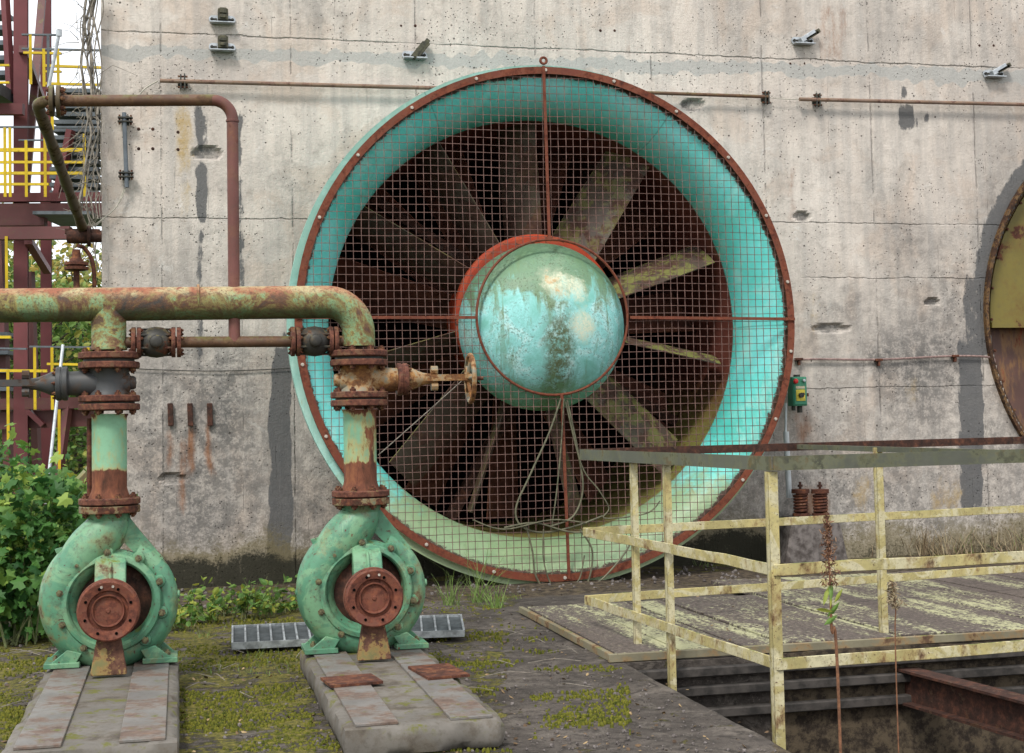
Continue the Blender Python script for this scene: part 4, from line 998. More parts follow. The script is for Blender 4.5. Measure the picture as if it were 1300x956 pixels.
def bracket(px, py, skew, lab):
    c_ = aY(px, py, WY)
    t = thing('wall_bracket', c_, lab, 'bracket', 'galvanised brackets with black clamps')
    mb = MB(); pts = []
    for i in range(16):
        a = 2*PI*i/16; pts.append(V((c_.x+(.075 if math.cos(a) > 0 else -.075)+math.cos(a)*.035, c_.y-.015, c_.z-.01+math.sin(a)*.035)))
    mb.prism(pts, (0, .012, 0)); mb.box(c_+V((0, -.05, -.045)), (.20, .07, .008)); mb.build('base_plate', M_galv, t)
    for s in (-1, 1):
        mb = MB(); mb.bar(c_+V((s*.062-.012, -.018, -.01)), c_+V((s*.062+.018, -.018, -.01)), .004, .016); mb.build('bolt_slot', M_black, t)
        bolt_obj(c_+V((s*.085, -.016, -.01)), (0, -1, 0), .014, .012, t, M_black)
    if not skew:
        mb = MB(); mb.box(c_+V((.005, -.06, .015)), (.085, .07, .10)); mb.box(c_+V((.005, -.09, .045)), (.06, .03, .05)); mb.box(c_+V((.005, -.10, -.005)), (.05, .02, .03)); mb.build('clamp_block', M_clampblk, t, bev=.006)
    else:
        R = Matrix.Rotation(-skew, 3, 'Y'); mb = MB()
        mb.box(c_+V((.03, -.06, .02)), (.17, .05, .05), R); mb.build('clamp_arm', M_galv if skew < .8 else M_clampblk, t, bev=.004)
        mb = MB(); mb.box(c_+V((.07, -.07, .025)), (.15, .03, .028), R); mb.box(c_+V((.11*math.cos(skew)+.03, -.06, .02+.11*math.sin(skew)-.01)), (.05, .05, .04), R); mb.build('clamp_block', M_clampblk, t, bev=.004)
M_clampblk = plain('clamp_block', (.085, .078, .045), .7, 0, .6, 30, col2=(.025, .025, .018))
bracket(282, 24, 0, 'upper of the two square wall brackets at the top left'); bracket(282, 59, 0, 'lower of the two square wall brackets at the top left')
bracket(526, 69, .9, 'wall bracket with a tilted black clamp just above the fan, left of its top'); bracket(1018, 51, .55, 'slanted wall bracket at the upper right, above the conduit'); bracket(1260, 93, .5, 'slanted wall bracket near the right edge, above the conduit')
for i, (x, l) in enumerate(((216, 'leftmost of three rusty rebar stubs on the wall'), (241, 'middle of three rusty rebar stubs on the wall'), (266, 'rightmost of three rusty rebar stubs on the wall'))):
    mb = MB(); a = aY(x, 512, WY-.02); mb.bar(a, aY(x+1, 541, WY-.03), .045, .03, up=(0, 1, 0)); mb.build('rebar_stub', M_rustdark, label=l, cat='rebar', group='rusty rebar stubs', bev=.004)
# bolt anchors
k = 0
for x, y, l in ((185, 164, 'rusty anchor pair upper, by the short conduit'), (185, 189, 'rusty anchor pair lower, by the short conduit'), (226, 168, 'single rusty anchor in the ochre stain, upper'), (226, 190, 'single rusty anchor in the ochre stain, lower'), (518, 33, 'anchor bolt pair above the tilted bracket'), (771, 39, 'rusty anchor pair above the fan top'), (1012, 81, 'anchor hole pair under the slanted bracket'), (1252, 58, 'anchor hole pair near the right bracket')):
    for dx in ((-9, 9) if 'pair' in l else (0,)):
        mb = MB(); mb.lathe(aY(x+dx, y, WY+.006), -AX, [(0, 0), (.015, 0), (.014, .006), (.007, .007), (.006, .012), (0, .012)], 8)
        ll = l.replace('rusty anchor pair', 'anchor pair').replace('anchor hole pair', 'anchor pair').replace('anchor bolt pair', 'anchor pair')
        mb.build('wall_anchor', M_rustdark, label=(('left' if dx < 0 else 'right')+' stub of the '+ll) if dx else l, cat='anchor', group='old anchors in the wall')
# little weed at the upper conduit
# switch box
sb = thing('switch_box', aY(1012, 518, WY-.2), 'small green switch box with red button and yellow knob plate, right of the fan rim', 'switch box')
c_ = aY(1012, 497, WY-.16)
mb = MB(); mb.box(c_, (.135, .12, .26)); mb.box(c_+V((0, -.062, -.0)), (.12, .012, .24)); mb.build('housing', M_boxgreen, sb, bev=.01)
mb = MB(); mb.box(c_+V((0, -.070, -.035)), (.085, .008, .10)); mb.build('knob_plate', M_yplate, sb)
mb = MB(); mb.box(c_+V((0, -.069, .035)), (.085, .006, .022)); mb.build('label_plate', M_creamplate, sb)
mb = MB(); mb.cyl(c_+V((0, -.072, -.035)), c_+V((0, -.10, -.035)), .022, 16); mb.bar(c_+V((-.02, -.105, -.05)), c_+V((.02, -.105, -.02)), .014, .02); mb.build('rotary_knob', M_black, sb)
mb = MB(); mb.lathe(c_+V((-.045, -.068, .09)), -AX, [(0, 0), (.020, 0), (.024, .012), (.018, .024), (0, .03)], 16); mb.build('push_button', M_red, sb)
mb = MB(); mb.lathe(c_+V((.035, -.068, .095)), -AX, [(0, 0), (.015, 0), (.013, .018), (0, .022)], 12); mb.build('indicator_lamp', M_galv, sb)
mb = MB(); mb.cyl(c_+V((.02, 0, -.13)), c_+V((.02, 0, -.19)), .024, 12); mb.cyl(c_+V((-.04, 0, -.13)), c_+V((-.04, 0, -.17)), .018, 12); mb.cyl(c_+V((.0, 0, .13)), c_+V((.0, 0, .15)), .03, 12); mb.build('cable_gland', M_black, sb)
mb = MB(); mb.bar(c_+V((.06, .05, -.03)), c_+V((.14, .09, -.03)), .03, .03); mb.build('mounting_bracket', M_rust, sb)
mb = MB(); mb.tube([aY(998, 512, WY-.15), aY(997.5, 548, WY-.15)], .011, 8); mb.tube([aY(998, 548, WY-.15), aY(1002, 632, WY-.15)], .026, 12); mb.build('conduit_pipe', M_whitepipe, label='pale grey plastic conduit going down from the green switch box', cat='conduit')
def spring(px, lab):
    c_ = aY(px, 655, WY-.3); t = thing('spring_mount', c_, lab, 'spring', 'rusty spring mounts')
    mb = MB(); n_ = 66; mb.tube([c_+V((math.cos(i*.6)*.055, math.sin(i*.6)*.055, .03+.17*i/n_)) for i in range(n_+1)], .013, 6); mb.build('coil', M_rust, t)
    mb = MB(); mb.cyl(c_, c_+V((0, 0, .025)), .075, 16); mb.cyl(c_+V((0, 0, .20)), c_+V((0, 0, .235)), .078, 16); mb.build('end_cap', M_rust, t)
    mb = MB(); mb.cyl(c_+V((0, 0, .2)), c_+V((0, 0, .30)), .012, 8); mb.cyl(c_+V((0, 0, .255)), c_+V((0, 0, .275)), .022, 6); mb.build('threaded_rod', M_rustdark, t)
spring(1017, 'left of two rusty coil springs at the wall base right of the fan'); spring(1042, 'right of two rusty coil springs at the wall base right of the fan')
st_ = aY(1029, 655, WY-.3)
mb = MB(); mb.prism([st_+V((-.22, -.12, -.0)), st_+V((.22, -.12, 0)), st_+V((.30, -.12, -st_.z)), st_+V((-.30, -.12, -st_.z))], (0, .3, 0)); mb.build('concrete_pedestal', M_rubble, label='low rough concrete pedestal under the two coil springs', cat='pedestal', bev=.02)

# cables on the guard
cab = [([(712, 506), (697, 550), (672, 605), (655, 645), (662, 668), (690, 676), (730, 668), (765, 655)], 'long drooping cable loop at the lower left of the guard'),
       ([(716, 506), (712, 570), (706, 630), (700, 672)], 'straight cable hanging from the hoop to the bottom of the guard'),
       ([(720, 508), (733, 570), (740, 620), (728, 655), (700, 668)], 'cable curving to the right below the dome'),
       ([(718, 510), (738, 590), (760, 622), (773, 645), (768, 658), (820, 652), (838, 636)], 'cable swinging out to the right over the lower bell'),
       ([(668, 668), (676, 700), (680, 730), (694, 750), (722, 757), (745, 742), (752, 700), (736, 672)], 'cable loop dropping below the bottom rim of the guard'),
       ([(690, 672), (690, 710), (700, 742), (716, 748), (735, 736), (742, 705)], 'inner cable loop just above the ground at the guard bottom'),
       ([(640, 670), (680, 664), (730, 676), (790, 668), (800, 690), (770, 730), (745, 748)], 'cable lying across the bottom of the guard'),
       ([(600, 660), (640, 672), (700, 660), (745, 664)], 'cable resting along the inner lower edge of the bell')]
for i, (pts, l) in enumerate(cab):
    mb = MB(); mb.tube(smoothpath([aY(x, y, GY-.045-.012*(i % 4)) for x, y in pts], 7), .006 if i % 2 else .008, 7); mb.build('hanging_cable', M_cable, label=l, cat='cable', group='old cables hanging on the guard')
cord([(588, 482), (540, 525), (480, 578)], 'thin pale twine tied from the right handwheel down to the left', .0028, M_vine, Y=PYc-.02)

# ------------------------------------------------------------------ guardrail
A0 = V((2.40, 8.42, 0)); B0 = V((2.565, 5.92, 0)); 
FE = V((6.6, 9.05, 0)); NE = V((6.4, 6.18, 0))
zT, zM, zL = 1.10, .62, .208
gr = thing('guardrail', (2.6, 6.9, 0), 'pale yellow metal guardrail with a weathered grey top rail around the pit', 'guardrail')
def rail(a, b, z0, z1, h, th, mat, nm='rail'):
    mb = MB(); p = V((a.x, a.y, z0)); q = V((b.x, b.y, z1)); n_ = 10; pts = [lerp(p, q, i/n_) for i in range(n_+1)]
    for i in range(n_): pass
    for i in range(1, n_): pts[i] += V((random.gauss(0, .0022), random.gauss(0, .0022), random.gauss(0, .0022)))
    d_ = (q-p).normalized(); sd_ = d_.cross(V((0, 0, 1))); vv = [e+sd_*(a*th/2)+V((0, 0, b_*h/2)) for e in pts for a, b_ in ((-1, -1), (1, -1), (1, 1), (-1, 1))]
    ff = [(0, 3, 2, 1), tuple(4*n_+k for k in range(4))]
    for i in range(n_):
        for k in range(4): l = (k+1) % 4; ff.append((4*i+k, 4*i+l, 4*i+4+l, 4*i+4+k))
    mb.add(vv, ff); return mb.build(nm, mat, gr, bev=.002)
for a, b in ((A0, B0), (B0, NE), (A0, FE)):
    for z, nm in ((zM, 'middle_rail'), (zL, 'lower_rail')): rail(a, b, z, z, .052, .010, M_rail, nm)
def angle_rail(a, b, z):
    mb = MB(); p = V((a.x, a.y, z)); q = V((b.x, b.y, z)); d = (q-p).normalized(); s = d.cross(V((0, 0, 1)))
    mb.bar(p, q, .008, .064); mb.bar(p+V((0, 0, -.028))-s*.030, q+V((0, 0, -.028))-s*.030, .052, .008)
    mb.build('top_rail', M_toprail, gr)
angle_rail(A0+V((-.01, .0, 0)), B0+V((-.01, -.01, 0)), zT-.008); angle_rail(B0+V((0, -.01, 0)), NE+V((0, -.01, 0)), zT-.008)
mb = MB(); mb.bar((A0.x, A0.y, zT), (FE.x, FE.y, zT), .04, .05); mb.build('top_rail', M_rustdark, gr)
def post(x, y, z0, z1, w_=.042, nm='post'):
    mb = MB(); c_ = V((x, y, (z0+z1)/2)); mb.box(c_+V((0, .02, 0)), (w_, .006, z1-z0)); mb.box(c_+V((-w_/2+.003, 0, 0)), (.006, .04, z1-z0)); mb.box(c_+V((w_/2-.003, -.0, 0)), (.006, .036, z1-z0)); mb.box(c_+V((0, -.02, 0)), (w_, .006, z1-z0)); mb.build(nm, M_rail, gr)
post(B0.x+.006, B0.y+.03, PITZ, zT-.045, .044)
def on(a, b, px):
    t0, t1 = 0., 1.
    for _ in range(40):
        tm = (t0+t1)/2
        if proj(V((*lerp(a, b, tm).xy, .6)))[0] < px: t0 = tm
        else: t1 = tm
    return lerp(a, b, t0)
q = on(A0, B0, 800); post(q.x+.03, q.y, .03, zT-.045, .034)
q = on(A0, B0, 842); post(q.x+.03, q.y, PITZ, zT-.045, .034)
pp = aZ(1122, 803, .05); post(pp.x, pp.y, .03, zT+.01, .038)
mb = MB(); mb.bar((pp.x, FE.y-.3, zT+.0), (pp.x, B0.y+.2, zT-.0), .03, .03); mb.build('cross_rail', M_toprail, gr)
q = on(B0, NE, 1480); post(q.x, q.y+.03, PITZ, zT-.045, .05)
q = on(A0, FE, 1420); post(q.x, q.y+.03, .03, zT-.03, .04)

# ------------------------------------------------------------------ deck of planks beside the pit
dk = thing('plank_deck', (4.2, 8.4, 0), 'worn plank deck with flaking yellow paint, behind the pit', 'deck')
mb = MB(); x = 2.27; i = 0
while x < 8.2:
    w_ = random.choice((.24, .30, .36)); yb = 9.44 if x < 3.7 else 10.35; z_ = .036+random.uniform(-.005, .007)
    jy = random.uniform(-.03, .02)
    R = Matrix.Rotation(random.uniform(-.008, .008), 3, 'Z')
    mb.box((x+w_/2, (PY1+.07+yb)/2+jy, z_), (w_-.014, yb-PY1-.07, .034), R); x += w_; i += 1
mb.build('planks', M_deck, dk, bev=.004)
mb = MB(); mb.bar((2.22, PY1+.03, .030), (8.3, PY1+.03, .030), .03, .044); mb.bar((2.245, PY1+.016, .029), (2.245, 9.47, .029), .03, .042)
mb.build('edge_frame', M_framerust if False else rusty('deck_frame', (.20, .18, .12), .35, 6, moss=.3, rust=((.06, .035, .022), (.13, .075, .045), (.22, .15, .09))), dk, bev=.003)
mb = MB()
for z_ in (-.06, -.16, -.28): mb.bar((2.33, PY1-.03, z_), (8.9, PY1-.03, z_), .05+.03*abs(z_), .05)
mb.build('edge_beams', M_pitdark, dk, bev=.006)
bm_ = thing('steel_beam', (4.3, 6.4, PITZ), 'rusty steel beam lying across the pit below the guardrail', 'beam')
a = aZ(1137, 847, -.12); b_ = a+V((.33, -2.6, 0)); a = a+V((-.02, .3, 0))
mb = MB(); mb.bar(a, b_, .12, .014); mb.bar(a-V((0, 0, .18)), b_-V((0, 0, .18)), .12, .014); mb.bar(a-V((0, 0, .09)), b_-V((0, 0, .09)), .012, .166); mb.build('i_section', M_rustdark, bm_)
mb = MB(); mb.bar(a-V((.3, -.05, .3)), a+V((.3, -.05, -.3)), .1, .16)
for e in (a, b_): mb.bar((e.x, e.y+.0, PITZ), (e.x, e.y, -.3), .1, .1)
mb.build('support_leg', M_rustdark, bm_)

# ------------------------------------------------------------------ gratings on the ground
def grating(cx, cy, ang, L, W, lab, tilt=0.):
    c_ = V((cx, cy, .068)); t = thing('floor_grating', (cx, cy, 0), lab, 'grating', 'loose galvanised gratings')
    R = Matrix.Rotation(ang, 3, 'Z') @ Matrix.Rotation(tilt, 3, 'X')
    mb = MB()
    n_ = int(L/.072)
    for i in range(n_+1): mb.box(c_+R @ V((-L/2+i*L/n_, 0, .004)), (.011, W, .034), R)
    mb.build('bearing_bars', M_galvgrate, t)
    mb = MB()
    mb.box(c_+R @ V((0, 0, -.002)), (L-.01, W-.012, .014), R)
    mb.build('panel_sheet', M_galvdark, t)
    mb = MB()
    for s in (-1, 1): mb.box(c_+R @ V((0, s*W/2, 0)), (L, .006, .040), R); mb.box(c_+R @ V((s*L/2, 0, 0)), (.006, W, .040), R)
    mb.build('edge_band', M_galvgrate, t)
pa = aZ(352, 808, .06); grating(pa.x, pa.y, -.04, .52, .42, 'ribbed metal grating lying left of the right pump', .10)
pa = aZ(535, 797, .06); grating(pa.x, pa.y, -.15, .50, .42, 'ribbed metal grating lying right of the right pump', .09)

# ------------------------------------------------------------------ vegetation
def set_tone(o, tones):
    at = o.data.attributes.new('tone', 'FLOAT', 'FACE'); at.data.foreach_set('value', tones)
def leafmesh(leaves, name, mat, parent=None, shape='round', **k):
    """leaves: (pos, size, normal, tone)"""
    vs, fs, tn = [], [], []
    if shape == 'lobed': S = [(0, -.1), (.30, -.35), (.52, -.05), (.36, .12), (.50, .45), (.20, .38), (0, .75), (-.20, .38), (-.50, .45), (-.36, .12), (-.52, -.05), (-.30, -.35)]
    elif shape == 'long': S = [(0, -.5), (.13, -.1), (.11, .25), (0, .6), (-.11, .25), (-.13, -.1)]
    else: S = [(0, -.5), (.3, -.2), (.28, .2), (0, .55), (-.28, .2), (-.3, -.2)]
    for p, s, nrm, tone in leaves:
        nrm = nrm.normalized(); a = nrm.orthogonal().normalized(); b = nrm.cross(a); th = random.uniform(0, 2*PI)
        e1 = a*math.cos(th)+b*math.sin(th); e2 = nrm.cross(e1); o = len(vs)
        for u, v in S: vs.append(p+e1*(u*s)+e2*(v*s)+nrm*(-abs(u)*s*.25-.12*s*v*v))
        n_ = len(S)
        vs.append(p+e2*(.1*s)+nrm*(.04*s))
        for i in range(n_): fs.append((o+i, o+(i+1) % n_, o+n_)); tn.append(tone)
    mb = MB(); mb.v = vs; mb.f = fs; mb.mi = [0]*len(fs)
    o = mb.build(name, mat, parent, smooth=False, recalc=False, **k); set_tone(o, tn); return o
def rnd_dir(up=.5, fwd=.6):
    v = V((random.gauss(0, 1), random.gauss(0, 1)-fwd, random.gauss(0, 1)+up)); return v.normalized()
# bush at the left
def bush(name, c, rx, ry, rz, n, size, mat, lab, cat='bush', shape='lobed', keep=None):
    t = thing(name, (c.x, c.y, 0), lab, cat); lv = []; clumps = []
    for _ in range(int(n/22)):
        u = rnd_dir(0, .3); r = random.random()**.4; clumps.append((c+V((u.x*rx*r, u.y*ry*r, u.z*rz*r)), random.random()))
    st = MB()
    for p, tn in clumps:
        for _ in range(22):
            q = p+V((random.gauss(0, .09), random.gauss(0, .09), random.gauss(0, .08)))*(size/.07)
            if q.z < .02: q.z = random.uniform(.02, .15)
            lv.append((q, size*random.choice((random.uniform(.45, .9), random.uniform(.8, 1.6))), rnd_dir(.9, .7), min(1, max(0, tn*.65+random.gauss(.15, .2)))))
        if random.random() < .6: b0 = V((c.x+random.gauss(0, rx*.3), c.y+random.gauss(0, ry*.3), 0)); m_ = lerp(b0, p, .5)+V((random.gauss(0, .06), 0, .08)); st.tube(smoothpath([b0, m_, p], 3), [.006, .006, .005, .005, .004, .003, .002], 5)
    leafmesh(lv, 'foliage', mat, t, shape); st.build('stems', M_stemg, t)
    return t
M_stemg = plain('green_stem', (.12, .14, .05), .7, 0, .5, 30)
bc = aD(38, 705, 8.9)
bush('broadleaf_shrub', V((bc.x-.05, bc.y, .50)), .40, .33, .60, 1700, .066, M_ivy, 'dense green broad-leaved shrub growing left of the left pump')
bc = aD(-40, 640, 9.4); bush('broadleaf_shrub', V((bc.x, bc.y, .62)), .5, .4, .68, 1800, .07, M_ivy, 'taller broad-leaved shrub at the far left edge, beside the steel tower')
bc = aD(95, 610, 9.9); bush('wild_shrub', V((bc.x, bc.y, .55)), .30, .3, .5, 900, .06, M_weed, 'light green wild shrub between the tower and the wall corner')
def weed_patch(pts, lab, n, size, mat=M_weed, name='weed_plant'):
    for (x, y), l in zip(pts, lab):
        c_ = aZ(x, y, 0); t = thing(name, c_, l, 'weed'); lv = []; st = MB()
        for _ in range(n):
            b0 = c_+V((random.gauss(0, .05), random.gauss(0, .05), 0)); h = random.uniform(.08, .27); tip = b0+V((random.gauss(0, .07), random.gauss(0, .07), h))
            st.tube([b0, lerp(b0, tip, .5)+V((0, 0, .02)), tip], [.004, .003, .0015], 4)
            for k in range(7): lv.append((lerp(b0, tip, random.uniform(.3, 1))+V((random.gauss(0, .02), random.gauss(0, .02), 0)), size*random.uniform(.6, 1.2), rnd_dir(1.2, .4), min(1, max(0, random.gauss(.5, .25)))))
        leafmesh(lv, 'foliage', mat, t, 'round'); st.build('stems', M_stemg, t)
weed_patch([(240, 782), (262, 790), (285, 782), (312, 786), (338, 782), (362, 778), (228, 800)], ['small leafy weed nearest the left pump on the mossy ground', 'low weed left of the middle on the mossy strip by the wall', 'leafy weed midway between the pumps, back row', 'leafy weed midway between the pumps, slightly forward', 'weed near the left end of the grating', 'weed closest to the right pump casing', 'tiny weed just right of the left pump foot'], 12, .056)
weed_patch([(905, 690), (880, 706), (1010, 712), (1265, 668)], ['leafy weed at the foot of the fan, seen behind the guardrail', 'small weed under the fan rim behind the guardrail', 'small weed beside the concrete pedestal', 'leafy weed in the dry grass near the right edge'], 8, .06)
def grass(pts, name, mat, hgt, n, spread, wdt=.004, tone=(.3, 1), **k):
    vs, fs, tn = [], [], []
    for c_ in pts:
        for _ in range(n):
            b0 = c_+V((random.gauss(0, spread), random.gauss(0, spread*.6), 0)); h = hgt*random.uniform(.5, 1.2); ln = V((random.gauss(0, .35), random.gauss(0, .3), 1)).normalized()
            s = V((random.uniform(-1, 1), random.uniform(-1, 1)*.4, 0)).normalized()*wdt; o = len(vs); bend = V((random.gauss(0, .4), random.gauss(0, .3), -.15))*h*.6
            for i in range(4):
                t = i/3; p = b0+ln*h*t+bend*t*t; w_ = (1-t*.85); vs += [p-s*w_, p+s*w_]
            for i in range(3): fs.append((o+2*i, o+2*i+1, o+2*i+3, o+2*i+2)); tn.append(random.uniform(*tone))
    mb = MB(); mb.v = vs; mb.f = fs; mb.mi = [0]*len(fs); o = mb.build(name, mat, smooth=False, recalc=False, **k); set_tone(o, tn); return o
for i, (x, y, h, l) in enumerate(((572, 770, .26, 'left tuft of grass below the fan rim'), (607, 765, .42, 'tallest tuft of grass below the fan rim'), (628, 772, .22, 'short grass tuft at the corner of the plank deck'))):
    grass([aZ(x, y, 0)], 'grass_tuft', M_grass, h, 26, .035, .004, (.5, 1), label=l, cat='grass', group='grass tufts by the fan')
pts = [aZ(random.uniform(1050, 1330), random.uniform(672, 706), 0)+V((0, 0, 0)) for _ in range(85)]
grass(pts, 'dry_grass', M_dry, .30, 30, .09, .005, (0, 1), kind='stuff')
grass([p for p in pts if random.random() < .45], 'green_grass', M_grass, .26, 14, .09, .005, (.3, 1), kind='stuff')
pts = [aZ(random.uniform(130, 400), random.uniform(775, 870), 0) for _ in range(26)] + [aZ(random.uniform(560, 660), random.uniform(760, 775), 0) for _ in range(12)] + [aZ(random.uniform(860, 1000), random.uniform(700, 725), 0) for _ in range(16)]
grass(pts, 'sparse_grass', M_grass, .07, 9, .04, .0025, (.1, .9), kind='stuff')
pts = [V((random.uniform(-9, -1.2), random.uniform(9, 26), 0)) for _ in range(260)]
grass(pts, 'rough_grass', M_grass, .35, 16, .25, .008, (.2, 1), kind='stuff')
# dead stems lying about
mb = MB()
for _ in range(46):
    c_ = aZ(random.choice((random.uniform(225, 400), random.uniform(560, 800), random.uniform(20, 60), random.uniform(400, 470))), random.uniform(790, 900), .0)
    if c_.x > PX0-.1: continue
    a = random.uniform(0, PI); L = random.uniform(.08, .34); d = V((math.cos(a), math.sin(a), 0)); s = V((-d.y, d.x, 0))
    mb.tube(smoothpath([c_-d*L/2+V((0, 0, .012)), c_+s*random.gauss(0, .03)+V((0, 0, .03)), c_+d*L/2+V((0, 0, .01))], 4), .0022, 4)
mb.build('dry_stems', M_vine, kind='stuff', smooth=False)
# moss cushions
vs, fs = [], []
cnt = 0
while cnt < 11000:
    px, py = random.uniform(0, 800), random.uniform(765, 955)
    c_ = aZ(px, py, 0)
    if c_.x > PX0-.04 or not (4.5 < c_.y < 11.5): continue
    n_ = noise.fractal(c_*1.9+V((3, 1, 0)), .9, 2., 5)+random.gauss(0, .10)
    lim = .02 if px < 395 else (.16 if px < 640 else .30)
    if n_ < lim: cnt += .25; continue
    r = random.uniform(.004, .012); o = len(vs)
    vs.append(c_+V((0, 0, r*random.uniform(.7, 1.3)+.004)))
    for k in range(6): a = k*PI/3+random.random()*.5; vs.append(c_+V((math.cos(a)*r*.7, math.sin(a)*r*.7, r*.6+.003)))
    for k in range(6): a = k*PI/3+random.random()*.5; vs.append(c_+V((math.cos(a)*r, math.sin(a)*r, -.01)))
    for k in range(6): l = (k+1) % 6; fs += [(o, o+1+k, o+1+l), (o+1+k, o+7+k, o+7+l, o+1+l)]
    cnt += 1
mb = MB(); mb.v = vs; mb.f = fs; mb.mi = [0]*len(fs); mb.build('moss', M_moss, kind='stuff', recalc=False, ang=80)
lv = []
for _ in range(900):
    px, py = random.uniform(0, 1000), random.uniform(745, 955); c_ = aZ(px, py, .006)
    if c_.x > PX0-.04 and c_.y < PY1: continue
    if c_.x > 2.2 and random.random() < .5: continue
    if c_.x > 2.2: c_.z = .06
    lv.append((c_, random.uniform(.008, .03), V((random.gauss(0, .4), random.gauss(0, .4), 1)), random.random()))
for o_ in (leafmesh(lv, 'leaf_litter', M_litter, None, 'round', kind='stuff'),): pass
peb = MB()
for _ in range(2600):
    px, py = random.uniform(0, 1000), random.uniform(765, 955); c_ = aZ(px, py, 0)
    if c_.x > PX0-.04 or c_.y < 4.6: continue
    r = random.choice((.002, .003, .003, .005, .008))*random.uniform(.7, 1.5)
    peb.lathe(c_+V((0, 0, r*.4)), rnd_dir(), [(0, -r), (r, -r*.3), (r*.8, r*.4), (0, r*.8)], 4)
peb.build('grit', M_rubble, kind='stuff', smooth=False)
deb = MB()
for _ in range(420):
    c_ = V((random.uniform(PX0+.1, 6), random.uniform(3.2, PY1-.1), PITZ)); r = random.uniform(.01, .07)
    deb.lathe(c_+V((0, 0, r*.3)), rnd_dir(), [(0, -r), (r*random.uniform(.6, 1), -r*.3), (r*.8, r*.4), (0, r*.8)], 5)
for _ in range(120):
    c_ = V((random.uniform(PX0+.1, 6), random.uniform(3.2, PY1-.1), PITZ+.05)); a = random.uniform(0, PI); L = random.uniform(.1, .5)
    deb.tube([c_, c_+V((math.cos(a)*L, math.sin(a)*L, random.uniform(-.02, .1)))], .006, 4)
deb.build('pit_debris', M_rubble, kind='stuff', smooth=False)
# pebbles and crumbs along wall base
vs = MB()
for _ in range(500):
    px = random.uniform(200, 900); c_ = V((aY(px, 700, WY).x, random.uniform(10.6, 11.95), 0)); r = random.uniform(.004, .02)
    vs.lathe(c_+V((0, 0, r*.3)), rnd_dir(), [(0, -r), (r*random.uniform(.6, 1), -r*.3), (r*.8, r*.4), (0, r*.8)], 5)
vs.build('gravel_crumbs', M_rubble, kind='stuff', smooth=False)
# stones under the springs and debris
for x, y, s, l in ((985, 690, .16, 'dark rubble lump between the fan and the pedestal'), (1062, 690, .12, 'broken concrete lump right of the pedestal')):
    c_ = aZ(x, y+8, 0); mb = MB(); bmv = []
    mb.lathe(c_, (0, 0, 1), [(0, 0), (s, 0), (s*1.05, s*.4), (s*.75, s*.9), (s*.3, s*1.15), (0, s*1.1)], 9)
    mb.v = [v+noise.noise_vector(v*6)*.04 for v in mb.v]; mb.build('rubble_lump', M_rubble, label=l, cat='rubble', smooth=False)

# dried tall weeds in front of the rail
def tall_weed(pts, d, r, lab, head, lf):
    P3 = [aD(x, y, d) for x, y in pts]; t = thing('dried_weed', V((P3[-1].x, P3[-1].y, PITZ)), lab, 'weed', 'tall dried weeds at the pit')
    mb = MB(); path = smoothpath([P3[0]]+P3[1:]+[V((P3[-1].x, P3[-1].y, PITZ))], 6); mb.tube(path, [lerp(.002, r, min(1, i/12)) for i in range(len(path))], 6); mb.build('stem', M_stalk, t)
    lv = []
    n_ = 26*head
    top, bot = P3[0], P3[1]
    for _ in range(n_):
        q = random.random(); p = lerp(top, bot, q); w_ = .006+.014*q
        lv.append((p+V((random.gauss(0, w_), random.gauss(0, w_), random.gauss(0, .004))), random.uniform(.012, .028), rnd_dir(.6, .5), random.random()))
    leafmesh(lv, 'seed_head', M_seed if lf else M_dry, t, 'long')
    if lf:
        lv = []
        for k in range(7): lv.append((lerp(P3[1], P3[2], k/9+.05)+V((random.uniform(-.035, .035), -.01, random.uniform(-.01, .02))), .075, rnd_dir(.3, 1.5), random.uniform(.5, 1)))
        leafmesh(lv, 'leaves', M_weed, t, 'long')
M_seed = leaf_mat('seed_brown', (.07, .03, .018), (.16, .075, .04), (.27, .16, .09), .15)
tall_weed([(1049, 652), (1054, 745), (1056, 800), (1064, 867)], 5.5, .006, 'tall brown weed with seed head and few green leaves, before the guardrail corner', 14, True)
tall_weed([(1132, 740), (1137, 772), (1138, 867)], 5.9, .003, 'faded fluffy weed stalk right of the tall weed, above the steel beam', 8, False)

# ------------------------------------------------------------------ vines on the wall corner
vn = thing('climbing_vine', aY(115, 380, WY-.2), 'bare tangled vine hanging down the left corner of the concrete wall', 'vine')
mb = MB()
for k in range(11):
    x0 = random.uniform(108, 126); pts = []; y = -30; ph = random.uniform(0, 6); am = random.uniform(3, 9)
    ye = random.choice((150, 330, 360, 300))
    while y < ye:
        pts.append(aY(min(132, x0+math.sin(y*.035+ph)*am+random.uniform(-3, 3)), y, WY-.12-.06*random.random())); y += 22
    mb.tube(smoothpath(pts, 4), .006 if k > 2 else .011, 5)
mb.tube(smoothpath([aY(x, y, WY-.2) for x, y in ((118, 25), (105, 20), (102, 40), (106, 62), (113, 85))], 5), .005, 5)
mb.build('main_stems', M_vine, vn, smooth=False)
mb = MB()
for _ in range(130):
    x, y = random.uniform(98, 125), random.choice((random.uniform(0, 340), random.uniform(140, 320))); p = aY(x, y, WY-.15); L = random.uniform(.08, .24)
    d = V((random.gauss(-.2, .4), random.gauss(0, .3), random.gauss(-.4, .7))).normalized()
    mb.tube([p, p+d*L*.5+V((random.gauss(0, .03), 0, random.gauss(0, .03))), p+d*L+V((random.gauss(0, .05), 0, -.04))], [.004, .003, .002], 4)
mb.build('twigs', M_vine, vn, smooth=False)

